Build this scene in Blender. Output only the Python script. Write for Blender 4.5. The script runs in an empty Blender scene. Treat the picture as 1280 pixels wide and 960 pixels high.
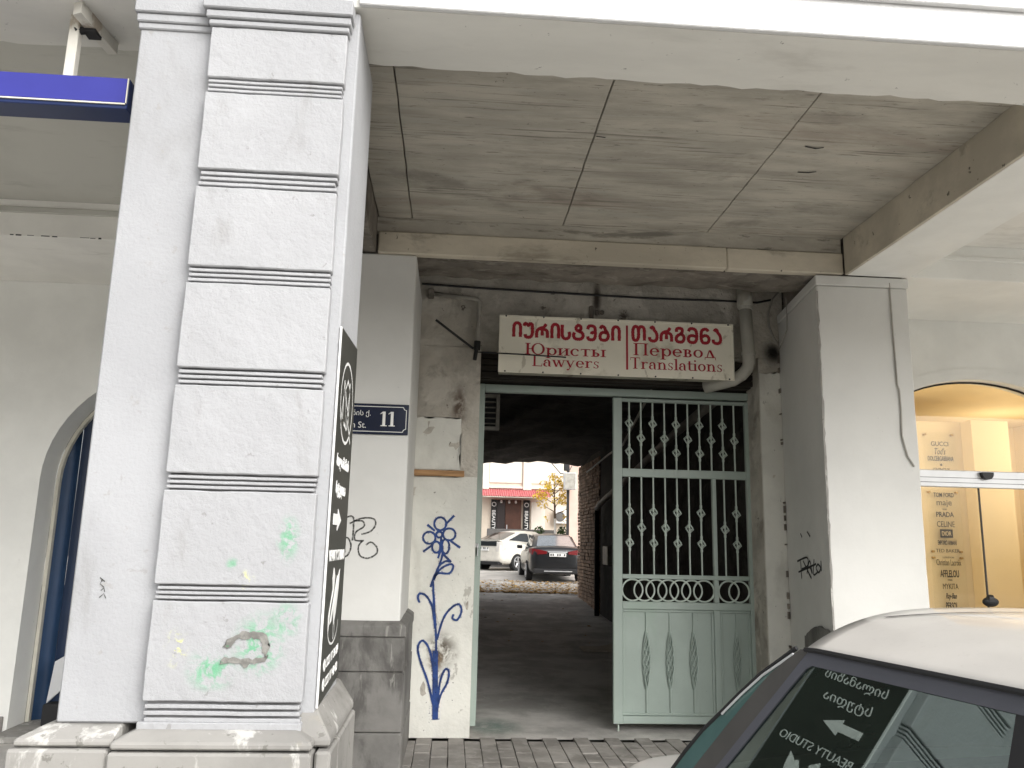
import bpy, bmesh, math, random
from mathutils import Matrix, Vector, noise as mnoise
random.seed(7)
S = bpy.context.scene
COL = S.collection
R = math.radians
PI = math.pi

# ---------------------------------------------------------------- camera, sky, sun, exposure
cam = bpy.data.cameras.new('camera')
cam.sensor_width = 36.0
cam.lens = 1021.28 / 1280 * 36
cam.clip_start = 0.05
cam.clip_end = 2000
co = bpy.data.objects.new('camera', cam)
COL.objects.link(co)
rm = [[0.9971344, -0.0361749, -0.0664406], [-0.0721407, -0.190294, -0.979073], [0.0227746, 0.9810604, -0.1923583]]
m4 = Matrix(rm).to_4x4()
m4.translation = (0, 0, 1.6)
co.matrix_world = m4
S.camera = co

SUN_EL, SUN_AZ = R(34), R(148)          # azimuth clockwise from +Y: behind the viewer, to the right
w = bpy.data.worlds.new('World')
S.world = w
w.use_nodes = True
nt = w.node_tree
bg = nt.nodes['Background']
sky = nt.nodes.new('ShaderNodeTexSky')
sky.sky_type = 'NISHITA'
sky.sun_disc = False
sky.sun_elevation = SUN_EL
sky.sun_rotation = SUN_AZ
sky.dust_density = 4.0
sky.air_density = 1.2
hs = nt.nodes.new('ShaderNodeHueSaturation')
hs.inputs['Saturation'].default_value = 0.16
nt.links.new(sky.outputs[0], hs.inputs['Color'])
nt.links.new(hs.outputs[0], bg.inputs['Color'])
bg.inputs['Strength'].default_value = 0.13
sl = bpy.data.lights.new('sun', 'SUN')
sl.energy = 1.2
sl.angle = R(60)
sl.color = (1.0, 0.975, 0.945)
so = bpy.data.objects.new('sun', sl)
COL.objects.link(so)
sd = Vector((math.sin(SUN_AZ) * math.cos(SUN_EL), math.cos(SUN_AZ) * math.cos(SUN_EL), math.sin(SUN_EL)))
so.rotation_euler = sd.to_track_quat('Z', 'Y').to_euler()
so.location = (3, -6, 12)
S.view_settings.view_transform = 'Standard'
S.view_settings.look = 'None'
S.view_settings.gamma = 1.0
S.view_settings.exposure = 0.98
S.render.engine = 'CYCLES'
S.cycles.max_bounces = 10
S.cycles.diffuse_bounces = 6
S.cycles.transparent_max_bounces = 16
S.cycles.caustics_reflective = False
S.cycles.caustics_refractive = False
S.cycles.sample_clamp_indirect = 6.0

# ---------------------------------------------------------------- materials
def srgb(r, g, b):
    f = lambda c: (c / 255 / 12.92) if c / 255 <= 0.04045 else ((c / 255 + 0.055) / 1.055) ** 2.4
    return (f(r), f(g), f(b))

class NB:
    def __init__(s, name):
        s.m = bpy.data.materials.new(name)
        s.m.use_nodes = True
        s.t = s.m.node_tree
        s.b = s.t.nodes['Principled BSDF']
        g = s.n('ShaderNodeNewGeometry')
        s.pos = g.outputs['Position']
    def n(s, typ, **kw):
        nd = s.t.nodes.new(typ)
        for k, v in kw.items():
            if isinstance(k, str) and hasattr(nd, k):
                setattr(nd, k, v)
        return nd
    def l(s, a, b):
        s.t.links.new(a, b)
    def scaled(s, st, off=(0, 0, 0)):
        mp = s.n('ShaderNodeMapping')
        mp.inputs['Scale'].default_value = st
        mp.inputs['Location'].default_value = off
        s.l(s.pos, mp.inputs['Vector'])
        return mp.outputs[0]
    def noise(s, vec, scale, detail=6, rough=0.6, dist=0.0):
        nn = s.n('ShaderNodeTexNoise')
        nn.inputs['Scale'].default_value = scale
        nn.inputs['Detail'].default_value = detail
        nn.inputs['Roughness'].default_value = rough
        nn.inputs['Distortion'].default_value = dist
        s.l(vec, nn.inputs['Vector'])
        return nn.outputs['Fac']
    def rng(s, v, lo, hi, a=0.0, b=1.0):
        mr = s.n('ShaderNodeMapRange')
        mr.interpolation_type = 'SMOOTHSTEP'
        mr.inputs[1].default_value = lo
        mr.inputs[2].default_value = hi
        mr.inputs[3].default_value = a
        mr.inputs[4].default_value = b
        s.l(v, mr.inputs[0])
        return mr.outputs[0]
    def mix(s, f, a, b):
        mx = s.n('ShaderNodeMix')
        mx.data_type = 'RGBA'
        if isinstance(f, float): mx.inputs[0].default_value = f
        else: s.l(f, mx.inputs[0])
        for i, c in ((6, a), (7, b)):
            if isinstance(c, tuple): mx.inputs[i].default_value = (*c, 1)
            else: s.l(c, mx.inputs[i])
        return mx.outputs[2]
    def math(s, op, a, b):
        md = s.n('ShaderNodeMath')
        md.operation = op
        for i, c in ((0, a), (1, b)):
            if isinstance(c, (int, float)): md.inputs[i].default_value = c
            else: s.l(c, md.inputs[i])
        return md.outputs[0]

def M(name, col, rough=0.85, var=0.1, vscale=1.3, bump=0.25, bscale=60, bdist=0.004, layers=(), stains=(), metallic=0.0, stretch=(1, 1, 1), spec=0.35, coat=0.0, b2=None):
    """plaster-like material: base colour varied by noise, stain layers, fine relief"""
    k = NB(name)
    v = k.scaled(stretch)
    d = tuple(c * (1 - var) for c in col)
    u = tuple(min(1, c * (1 + var)) for c in col)
    c = k.mix(k.rng(k.noise(v, vscale, 8, 0.62), 0.37, 0.63), d, u)
    for (lc, sc, lo, hi, st, amt) in layers:
        off = (random.uniform(-9, 9), random.uniform(-9, 9), random.uniform(-9, 9))
        f = k.rng(k.noise(k.scaled(st, off), sc, 8, 0.65, 0.3), 0.5 + (lo - 0.5) * 0.62, 0.5 + (hi - 0.5) * 0.62, 0.0, amt)
        c = k.mix(f, c, lc)
    for (cen, rad, sc_, nsc, lo, hi, amt) in stains:
        mp = k.n('ShaderNodeMapping')
        mp.vector_type = 'POINT'
        mp.inputs['Scale'].default_value = tuple(1 / r for r in rad)
        mp.inputs['Location'].default_value = tuple(-q / r for q, r in zip(cen, rad))
        k.l(k.pos, mp.inputs['Vector'])
        ln = k.n('ShaderNodeVectorMath')
        ln.operation = 'LENGTH'
        k.l(mp.outputs[0], ln.inputs[0])
        fall = k.rng(ln.outputs['Value'], 0.15, 1.0, 1.0, 0.0)
        nz = k.rng(k.noise(k.pos, nsc, 6, 0.7, 0.5), lo, hi)
        f = k.math('MULTIPLY', k.math('MULTIPLY', fall, nz), amt)
        c = k.mix(f, c, sc_)
    k.l(c, k.b.inputs['Base Color'])
    k.b.inputs['Roughness'].default_value = rough
    k.b.inputs['Metallic'].default_value = metallic
    k.b.inputs['Specular IOR Level'].default_value = spec
    k.b.inputs['Coat Weight'].default_value = coat
    if bump > 0:
        bp = k.n('ShaderNodeBump')
        bp.inputs['Strength'].default_value = bump
        bp.inputs['Distance'].default_value = bdist
        h = k.noise(v, bscale, 5, 0.6)
        if b2:
            h = k.math('ADD', h, k.math('MULTIPLY', k.noise(v, b2[0], 4, 0.5), b2[1]))
        k.l(h, bp.inputs['Height'])
        k.l(bp.outputs[0], k.b.inputs['Normal'])
    return k.m

def flat(name, col, rough=0.6, metallic=0.0, spec=0.4, coat=0.0):
    return M(name, col, rough, var=0.06, vscale=6, bump=0.0, metallic=metallic, spec=spec, coat=coat)

def emis(name, col, st):
    k = NB(name)
    k.b.inputs['Base Color'].default_value = (*col, 1)
    k.b.inputs['Emission Color'].default_value = (*col, 1)
    k.b.inputs['Emission Strength'].default_value = st
    return k.m

def glass(name, tint, f0=0.04, coat=(1, 1, 1)):
    k = NB(name)
    t = k.n('ShaderNodeBsdfTransparent')
    t.inputs[0].default_value = (*tint, 1)
    g = k.n('ShaderNodeBsdfGlossy')
    g.inputs['Roughness'].default_value = 0.01
    g.inputs['Color'].default_value = (*coat, 1)
    lw = k.n('ShaderNodeLayerWeight')
    p5 = k.math('POWER', lw.outputs['Facing'], 4.0)
    fac = k.math('ADD', k.math('MULTIPLY', p5, 1 - f0), f0)
    mx = k.n('ShaderNodeMixShader')
    k.l(fac, mx.inputs[0])
    k.l(t.outputs[0], mx.inputs[1])
    k.l(g.outputs[0], mx.inputs[2])
    out = [n for n in k.t.nodes if n.type == 'OUTPUT_MATERIAL'][0]
    k.l(mx.outputs[0], out.inputs['Surface'])
    return k.m

GREEN = (0.075, 0.36, 0.17)
GREY_SOOT = (0.10, 0.095, 0.085)
m_block = M('rough_white_render', (0.372, 0.376, 0.386), 0.9, 0.04, 1.6, 0.55, 55, 0.007, b2=(16, 0.8),
            layers=[((0.265, 0.262, 0.25), 3.5, 0.60, 0.82, (1.6, 1.6, 0.6), 0.45), ((0.20, 0.195, 0.18), 26, 0.74, 0.80, (1, 1, 1), 0.5)],
            stains=[((-0.63, 2.9, 1.25), (0.11, 0.3, 0.13), GREEN, 26, 0.44, 0.58, 0.75),
                    ((-0.78, 2.9, 1.17), (0.10, 0.3, 0.09), GREEN, 20, 0.42, 0.58, 0.75),
                    ((-0.56, 2.9, 1.60), (0.05, 0.3, 0.10), GREEN, 34, 0.42, 0.57, 0.65),
                    ((-0.55, 2.9, 1.33), (0.07, 0.3, 0.08), GREEN, 22, 0.44, 0.60, 0.6),
                    ((-0.74, 2.9, 1.51), (0.03, 0.3, 0.03), GREEN, 25, 0.40, 0.6, 0.6),
                    ((-0.90, 2.9, 1.24), (0.05, 0.3, 0.08), (0.75, 0.75, 0.15), 30, 0.52, 0.66, 0.7),
                    ((-0.70, 2.9, 1.46), (0.05, 0.3, 0.04), (0.75, 0.75, 0.2), 30, 0.52, 0.66, 0.7)])
m_bare = M('bare_grey_render', (0.20, 0.195, 0.18), 0.95, 0.25, 30, 0.5, 60, 0.004, layers=[((0.05, 0.20, 0.09), 16, 0.55, 0.62, (1, 1, 1), 0.8)])
m_groove = M('grimy_groove', (0.20, 0.198, 0.20), 0.95, 0.25, 6, 0.3, 40, 0.003)
m_core = M('smooth_white_render', (0.362, 0.367, 0.378), 0.9, 0.06, 1.2, 0.45, 60, 0.006, b2=(9, 0.5),
           layers=[((0.25, 0.248, 0.24), 2.5, 0.58, 0.82, (1.4, 1.4, 0.35), 0.45), ((0.3, 0.29, 0.27), 22, 0.71, 0.77, (1, 1, 1), 0.45)])
m_fascia = M('bright_white_render', (0.62, 0.62, 0.615), 0.9, 0.03, 2, 0.6, 40, 0.008)
m_wallwhite = M('white_wall_paint', (0.775, 0.777, 0.745), 0.85, 0.05, 1.0, 0.25, 40, 0.005, b2=(5, 0.6),
                layers=[((0.50, 0.49, 0.44), 1.2, 0.60, 0.90, (1, 1, 0.5), 0.35), ((0.25, 0.24, 0.21), 24, 0.80, 0.86, (1, 1, 1), 0.45)])
m_pier = M('pier_paint', (0.62, 0.618, 0.592), 0.7, 0.04, 1.0, 0.18, 30, 0.004, b2=(4, 0.8),
           layers=[((0.52, 0.51, 0.46), 1.1, 0.62, 0.95, (1, 1, 0.5), 0.3), ((0.22, 0.21, 0.19), 26, 0.82, 0.87, (1, 1, 1), 0.5)])
m_soffit = M('painted_soffit', (0.68, 0.67, 0.625), 0.85, 0.05, 1.5, 0.25, 30, 0.005, stretch=(0.5, 1.5, 1),
             layers=[((0.42, 0.40, 0.36), 1.6, 0.56, 0.85, (0.6, 2, 1), 0.4), ((0.1, 0.09, 0.08), 20, 0.77, 0.83, (1, 1, 1), 0.6)])
m_ceil = M('board_marked_concrete', (0.43, 0.405, 0.35), 0.9, 0.13, 3.2, 0.6, 50, 0.005, stretch=(0.45, 1.6, 1), b2=(9, 1.2),
           layers=[((0.27, 0.25, 0.215), 2.2, 0.50, 0.80, (0.35, 2.4, 1), 0.5), ((0.43, 0.42, 0.38), 3.0, 0.54, 0.80, (0.3, 3.0, 1), 0.45),
                   ((0.10, 0.092, 0.078), 7, 0.60, 0.78, (0.14, 5.0, 1), 0.65), ((0.10, 0.092, 0.078), 18, 0.67, 0.78, (0.3, 2.5, 1), 0.65), ((0.13, 0.122, 0.105), 1.0, 0.60, 0.85, (1, 1.3, 1), 0.5),
                   ((0.28, 0.215, 0.175), 0.8, 0.58, 0.80, (0.6, 1.6, 1), 0.35), ((0.07, 0.065, 0.06), 34, 0.76, 0.82, (1, 1, 1), 0.7), ((0.50, 0.49, 0.46), 30, 0.76, 0.84, (1, 1, 1), 0.5)])
m_ceilwhite = M('painted_ceiling', (0.76, 0.75, 0.71), 0.9, 0.05, 1.3, 0.2, 30, 0.004,
                layers=[((0.42, 0.41, 0.37), 2.2, 0.60, 0.8, (0.6, 1.5, 1), 0.35)])
m_ceilgrey = M('grey_painted_ceiling', (0.48, 0.475, 0.435), 0.9, 0.05, 1.0, 0.15, 30, 0.004,
               layers=[((0.26, 0.25, 0.22), 2.2, 0.60, 0.8, (0.5, 2, 1), 0.4)])
m_beam = M('old_beam_concrete', (0.50, 0.455, 0.37), 0.88, 0.12, 2.0, 0.4, 25, 0.006, stretch=(0.6, 1, 1), b2=(6, 1.0),
           layers=[((0.16, 0.14, 0.11), 2.6, 0.60, 0.85, (0.7, 1, 1.2), 0.55), ((0.05, 0.045, 0.04), 14, 0.735, 0.79, (1, 1, 1), 0.8)])
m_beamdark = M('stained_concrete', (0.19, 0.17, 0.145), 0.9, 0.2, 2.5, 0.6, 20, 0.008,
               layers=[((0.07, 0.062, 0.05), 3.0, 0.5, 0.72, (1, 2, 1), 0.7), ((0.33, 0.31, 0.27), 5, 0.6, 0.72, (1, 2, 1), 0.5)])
m_rough = M('weathered_raw_plaster', (0.47, 0.44, 0.385), 0.95, 0.16, 2.2, 1.0, 14, 0.02, b2=(4, 1.5),
            layers=[((0.58, 0.55, 0.49), 2.6, 0.50, 0.66, (1, 1, 1), 0.75), ((0.20, 0.175, 0.145), 3.0, 0.58, 0.80, (1, 1, 1), 0.6),
                    ((0.07, 0.06, 0.05), 12, 0.74, 0.80, (1, 1, 1), 0.8)],
            stains=[((1.27, 7.28, 3.87), (0.06, 0.4, 0.22), (0.05, 0.04, 0.032), 9, 0.30, 0.5, 1.0),
                    ((1.52, 7.28, 3.70), (0.10, 0.4, 0.10), (0.05, 0.04, 0.032), 10, 0.40, 0.55, 0.9),
                    ((2.95, 7.28, 3.42), (0.16, 0.6, 0.16), (0.02, 0.018, 0.015), 7, 0.25, 0.45, 1.0),
                    ((0.02, 7.28, 2.80), (0.10, 0.4, 0.30), (0.10, 0.065, 0.045), 8, 0.35, 0.6, 0.9)])
m_patch = M('old_white_paint', (0.68, 0.675, 0.62), 0.85, 0.08, 1.6, 0.5, 24, 0.008, b2=(6, 1.0),
            layers=[((0.44, 0.425, 0.375), 2.2, 0.56, 0.84, (1, 1, 0.6), 0.45), ((0.10, 0.09, 0.075), 22, 0.745, 0.79, (1, 1, 1), 0.8),
                    ((0.30, 0.28, 0.24), 8, 0.72, 0.79, (1, 1, 0.5), 0.6)],
            stains=[((-0.06, 7.28, 0.70), (0.20, 0.4, 0.20), (0.075, 0.055, 0.035), 9, 0.36, 0.58, 0.95),
                    ((-0.10, 7.28, 0.62), (0.10, 0.4, 0.14), (0.17, 0.11, 0.06), 16, 0.36, 0.58, 0.9)])
m_stone = M('pale_worn_stone', (0.27, 0.262, 0.245), 0.75, 0.12, 2.5, 0.4, 20, 0.006, b2=(6, 1.0),
            layers=[((0.58, 0.57, 0.54), 4, 0.60, 0.70, (1.5, 1.5, 0.6), 0.7), ((0.15, 0.145, 0.13), 3, 0.55, 0.75, (1, 1, 1), 0.6),
                    ((0.34, 0.31, 0.23), 2.0, 0.60, 0.75, (1, 1, 1), 0.5), ((0.12, 0.115, 0.10), 18, 0.68, 0.74, (1, 1, 1), 0.6)])
m_darkstone = M('dark_worn_stone', (0.155, 0.15, 0.14), 0.6, 0.2, 2.0, 0.35, 16, 0.006, b2=(5, 1.0),
                layers=[((0.055, 0.052, 0.048), 2.4, 0.50, 0.72, (1.4, 1.4, 0.6), 0.75), ((0.30, 0.295, 0.27), 6, 0.66, 0.74, (3, 3, 0.4), 0.6)])
m_pave = M('grey_paving', (0.27, 0.255, 0.235), 0.85, 0.18, 3.0, 0.4, 40, 0.004,
           layers=[((0.15, 0.14, 0.125), 2.2, 0.52, 0.72, (1, 1, 1), 0.6), ((0.38, 0.365, 0.34), 9, 0.62, 0.72, (1, 1, 1), 0.45)])
m_pavelight = M('pale_concrete_paving', (0.45, 0.435, 0.41), 0.85, 0.1, 2.0, 0.3, 40, 0.004)
m_pavebed = M('paving_bed', (0.075, 0.07, 0.062), 0.95, 0.2, 5.0, 0.5, 40, 0.004)
m_asphalt = M('asphalt', (0.062, 0.06, 0.058), 0.9, 0.2, 2.0, 0.4, 80, 0.004)
m_alley = M('alley_concrete', (0.47, 0.455, 0.43), 0.85, 0.22, 1.4, 0.6, 22, 0.01, b2=(3, 2.0),
            layers=[((0.30, 0.287, 0.265), 1.2, 0.50, 0.70, (1, 0.7, 1), 0.7), ((0.50, 0.485, 0.45), 3.2, 0.62, 0.72, (2, 0.6, 1), 0.5)],
            stains=[((0.42, 7.75, 0.0), (0.35, 0.4, 0.4), (0.09, 0.17, 0.14), 7, 0.25, 0.6, 0.7)])
m_court = M('courtyard_ground', (0.45, 0.43, 0.40), 0.9, 0.15, 1.5, 0.3, 30, 0.006)
m_tunnel = M('dark_tunnel_plaster', (0.05, 0.046, 0.041), 0.95, 0.3, 1.4, 0.8, 14, 0.015,  # very dark base colour for the passage walls and vault
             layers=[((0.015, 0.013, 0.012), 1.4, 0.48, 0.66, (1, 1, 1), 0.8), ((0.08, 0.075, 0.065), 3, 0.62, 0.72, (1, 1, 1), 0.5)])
m_wooddark = M('dark_planks', (0.030, 0.025, 0.020), 0.9, 0.3, 4.0, 0.6, 20, 0.006, stretch=(0.4, 3, 3))
m_brick = M('old_brick', (0.42, 0.285, 0.20), 0.9, 0.32, 4.5, 0.5, 40, 0.004,
            layers=[((0.10, 0.07, 0.055), 5, 0.5, 0.7, (1, 1, 1), 0.6), ((0.27, 0.23, 0.18), 9, 0.6, 0.7, (1, 1, 1), 0.5)])
m_mortar = M('old_mortar', (0.10, 0.088, 0.07), 0.95, 0.2, 6, 0.5, 40, 0.004)
m_gate = M('sage_green_paint', (0.335, 0.40, 0.36), 0.42, 0.06, 1.5, 0.10, 40, 0.002, spec=0.5,
           layers=[((0.28, 0.37, 0.30), 2.4, 0.58, 0.78, (1, 1, 0.6), 0.4), ((0.12, 0.10, 0.075), 34, 0.78, 0.83, (1, 1, 1), 0.7), ((0.24, 0.27, 0.23), 5, 0.64, 0.84, (2, 2, 0.3), 0.4)])
m_gatebar = M('pale_green_ironwork', (0.47, 0.54, 0.48), 0.42, 0.06, 4, 0.0, spec=0.5)
m_signpanel = M('yellowed_sign_panel', (0.82, 0.785, 0.665), 0.45, 0.05, 2.0, 0.05, 20, 0.002, spec=0.45,
                layers=[((0.42, 0.39, 0.29), 2.2, 0.55, 0.75, (1, 1, 1), 0.55), ((0.30, 0.25, 0.16), 9, 0.66, 0.75, (1, 1, 0.5), 0.5)])
m_signframe = M('sign_frame_metal', (0.42, 0.40, 0.33), 0.5, 0.1, 5, 0.1, 60, 0.001, metallic=0.3,
                layers=[((0.10, 0.07, 0.045), 12, 0.62, 0.7, (1, 1, 1), 0.7)])
m_red = flat('dark_red_vinyl', (0.36, 0.016, 0.03), 0.5)
m_black = flat('black_paint', (0.012, 0.012, 0.013), 0.5)
m_rubber = flat('black_rubber', (0.018, 0.018, 0.019), 0.75)
def spray(name, col, lo, hi, base):
    k = NB(name)
    k.b.inputs['Roughness'].default_value = 0.7
    k.l(k.mix(k.rng(k.noise(k.pos, 14, 5), 0.4, 0.6), tuple(c * 0.75 for c in col), tuple(c * 1.25 for c in col)), k.b.inputs['Base Color'])
    k.l(k.rng(k.noise(k.pos, 70, 4, 0.7), lo, hi, base, 1.0), k.b.inputs['Alpha'])
    return k.m
m_blue_spray = spray('blue_spray_paint', (0.012, 0.042, 0.17), 0.32, 0.46, 0.7)
m_blue_mist = spray('blue_overspray', (0.05, 0.10, 0.28), 0.50, 0.75, 0.0)
m_black_spray = spray('black_spray_paint', (0.055, 0.055, 0.05), 0.40, 0.55, 0.45)
m_blackest = spray('black_marker', (0.016, 0.016, 0.018), 0.30, 0.42, 0.75)
m_board = M('charcoal_board', (0.047, 0.048, 0.042), 0.45, 0.08, 3, 0.04, 30, 0.001)
m_white = flat('white_vinyl', (0.78, 0.78, 0.76), 0.5)
m_whiteedge = flat('white_board_edge', (0.72, 0.72, 0.71), 0.6)
m_navy = M('navy_enamel', (0.0075, 0.013, 0.036), 0.25, 0.15, 3, 0.03, 30, 0.001, spec=0.5)
m_pvc = M('grey_pvc_pipe', (0.40, 0.39, 0.345), 0.5, 0.08, 3, 0.1, 30, 0.002,
          layers=[((0.20, 0.18, 0.14), 4, 0.55, 0.72, (1, 1, 0.5), 0.6)])
m_conduit = M('weathered_conduit', (0.32, 0.305, 0.27), 0.55, 0.15, 6, 0.1, 30, 0.002)
m_wood = M('raw_pine_batten', (0.38, 0.22, 0.105), 0.8, 0.2, 3, 0.3, 40, 0.003, stretch=(1, 6, 12))
m_cardboard = M('flattened_cardboard', (0.50, 0.45, 0.38), 0.9, 0.1, 3, 0.1, 20, 0.002)
m_shopwall = M('warm_cream_wall', (0.77, 0.67, 0.48), 0.8, 0.02, 1.5, 0.03, 40, 0.001)
m_shopfloor = M('shop_floor', (0.42, 0.33, 0.22), 0.4, 0.05, 2, 0.0)
m_alu = M('brushed_aluminium', (0.60, 0.61, 0.62), 0.42, 0.04, 3, 0.04, 60, 0.001, metallic=0.35)
m_glass = glass('clear_door_glass', (0.97, 0.97, 0.95), 0.012)
m_panelglass = glass('acrylic_panel', (0.98, 0.98, 0.97), 0.006)
m_gold = flat('brass_standoff', (0.45, 0.32, 0.14), 0.35, 0.8)
m_bluepanel = M('dark_blue_shutter', (0.022, 0.052, 0.115), 0.45, 0.08, 2, 0.05, 30, 0.002)
m_bluepanel2 = M('darker_blue_shutter', (0.012, 0.026, 0.062), 0.45, 0.08, 2, 0.05, 30, 0.002)
m_cream = flat('cream_frame_paint', (0.60, 0.58, 0.50), 0.6)
m_bluesign = M('royal_blue_lightbox', (0.034, 0.036, 0.25), 0.4, 0.05, 2, 0.03, 30, 0.001)
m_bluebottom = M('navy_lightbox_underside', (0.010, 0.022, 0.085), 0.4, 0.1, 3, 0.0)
m_steelwhite = M('white_steel_tube', (0.62, 0.60, 0.54), 0.5, 0.06, 5, 0.05, 60, 0.001,
                 layers=[((0.30, 0.22, 0.14), 8, 0.62, 0.72, (1, 1, 0.4), 0.6)])

# ---------------------------------------------------------------- mesh helpers
WL = {}          # world position of a thing's root; parts are built in the same coordinates

def tag(o, label=None, cat=None, group=None, kind=None):
    if label: o['label'] = label
    if cat: o['category'] = cat
    if group: o['group'] = group
    if kind: o['kind'] = kind
    return o

def thing(name, loc, label, cat, group=None, local=False, rotz=0.0):
    o = bpy.data.objects.new(name, None)
    o.empty_display_size = 0.2
    o.location = loc
    o.rotation_euler = (0, 0, rotz)
    COL.objects.link(o)
    WL[o] = Vector((0, 0, 0)) if local else Vector(loc)
    return tag(o, label, cat, group)

def build(name, bm, mat, parent=None, smooth=False, origin=None, flat_normals=True):
    if flat_normals:
        bmesh.ops.recalc_face_normals(bm, faces=bm.faces)
    off = WL[parent] if parent else Vector(origin or (0, 0, 0))
    if off.length > 0:
        bmesh.ops.translate(bm, verts=bm.verts, vec=-off)
    me = bpy.data.meshes.new(name)
    bm.to_mesh(me)
    bm.free()
    if smooth:
        for p in me.polygons: p.use_smooth = True
    me.materials.append(mat)
    o = bpy.data.objects.new(name, me)
    COL.objects.link(o)
    WL[o] = off.copy()
    if parent: o.parent = parent
    else: o.location = off
    return o

def new(): return bmesh.new()

def box(bm, x0, x1, y0, y1, z0, z1, bev=0.0, seg=1):
    r = bmesh.ops.create_cube(bm, size=1.0)
    vs = r['verts']
    bmesh.ops.scale(bm, vec=(abs(x1 - x0), abs(y1 - y0), abs(z1 - z0)), verts=vs)
    bmesh.ops.translate(bm, vec=((x0 + x1) / 2, (y0 + y1) / 2, (z0 + z1) / 2), verts=vs)
    if bev > 0:
        es = list({e for v in vs for e in v.link_edges})
        bmesh.ops.bevel(bm, geom=es, offset=bev, segments=seg, affect='EDGES', profile=0.5)
    return bm

def wobble(bm, amp, step=0.06, scale=9.0):
    """break up dead-straight edges: cut the long edges and push the vertices about a little"""
    for _ in range(7):
        es = [e for e in bm.edges if e.calc_length() > step]
        if not es or len(bm.verts) > 4000: break
        bmesh.ops.subdivide_edges(bm, edges=es, cuts=1, use_grid_fill=True)
    for v in bm.verts:
        v.co += mnoise.noise_vector(v.co * scale) * amp + mnoise.noise_vector(v.co * scale * 4.1) * amp * 0.5
    return bm

def bx(x0, x1, y0, y1, z0, z1, bev=0.0, seg=1):
    return box(new(), x0, x1, y0, y1, z0, z1, bev, seg)

def tube(bm, pts, r, n=10, closed=False, caps=True):
    pts = [Vector(p) for p in pts]
    rings = []
    N = len(pts)
    up = None
    for i, p in enumerate(pts):
        a = pts[(i - 1) % N] if (i > 0 or closed) else p
        b = pts[(i + 1) % N] if (i < N - 1 or closed) else p
        t = (b - a)
        if t.length < 1e-9: t = Vector((0, 0, 1))
        t.normalize()
        if up is None:
            up = Vector((0, 0, 1)) if abs(t.z) < 0.9 else Vector((0, 1, 0))
        sx = t.cross(up)
        if sx.length < 1e-4: sx = t.cross(Vector((1, 0.1, 0)))
        sx.normalize()
        up = sx.cross(t).normalized()
        rr = r[i] if isinstance(r, (list, tuple)) else r
        rings.append([bm.verts.new(p + (sx * math.cos(2 * PI * k / n) + up * math.sin(2 * PI * k / n)) * rr) for k in range(n)])
    for i in range(N if closed else N - 1):
        A, B = rings[i], rings[(i + 1) % N]
        for k in range(n):
            bm.faces.new((A[k], A[(k + 1) % n], B[(k + 1) % n], B[k]))
    if caps and not closed:
        bm.faces.new(rings[0]); bm.faces.new(rings[-1])
    return bm

def prism(bm, poly, axis, lo, hi):
    """poly: list of 2-D points in the two axes that are not `axis` (in x,y,z order)"""
    def pt(a, b, c):
        return {'x': (c, a, b), 'y': (a, c, b), 'z': (a, b, c)}[axis]
    A = [bm.verts.new(pt(a, b, lo)) for a, b in poly]
    B = [bm.verts.new(pt(a, b, hi)) for a, b in poly]
    n = len(poly)
    for i in range(n):
        bm.faces.new((A[i], A[(i + 1) % n], B[(i + 1) % n], B[i]))
    fa = bm.faces.new(A); fb = bm.faces.new(B)
    if n > 4:
        bmesh.ops.triangulate(bm, faces=[fa, fb])
    return bm

def grid(bm, fn, nu, nv):
    V = [[bm.verts.new(fn(i / nu, j / nv)) for j in range(nv + 1)] for i in range(nu + 1)]
    for i in range(nu):
        for j in range(nv):
            bm.faces.new((V[i][j], V[i + 1][j], V[i + 1][j + 1], V[i][j + 1]))
    return V

def strip(bm, A, B):
    va = [bm.verts.new(p) for p in A]
    vb = [bm.verts.new(p) for p in B]
    for i in range(len(A) - 1):
        bm.faces.new((va[i], va[i + 1], vb[i + 1], vb[i]))
    return bm

def copy_part(src, parent, dloc=(0, 0, 0)):
    c = src.copy()
    COL.objects.link(c)
    c.parent = parent
    c.location = src.location + Vector(dloc)
    WL[c] = WL.get(src, Vector())
    return c

def copy_tree(root, loc, rotz=0.0, label=None):
    r = root.copy()
    COL.objects.link(r)
    r.location = loc
    r.rotation_euler = (0, 0, rotz)
    if label: r['label'] = label
    for ch in root.children:
        c = ch.copy(); COL.objects.link(c); c.parent = r
        for g in ch.children:
            d = g.copy(); COL.objects.link(d); d.parent = c
    return r

def ribbon(bm, pts, wdt, nrm, taper=False):
    pts = [Vector(p) for p in pts]
    nrm = Vector(nrm)
    n = len(pts)
    A, B = [], []
    for i, p in enumerate(pts):
        t = pts[min(i + 1, n - 1)] - pts[max(i - 1, 0)]
        if t.length < 1e-6: t = Vector((0, 0, 1))
        t.normalize()
        s = t.cross(nrm).normalized()
        ww = wdt * (1.0 if not taper else (0.6 + 0.4 * math.sin(PI * (0.1 + 0.8 * i / max(1, n - 1)))))
        ww *= 1 + 0.12 * math.sin(i * 2.3)
        A.append(p + s * ww / 2); B.append(p - s * ww / 2)
    return strip(bm, A, B)

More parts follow.
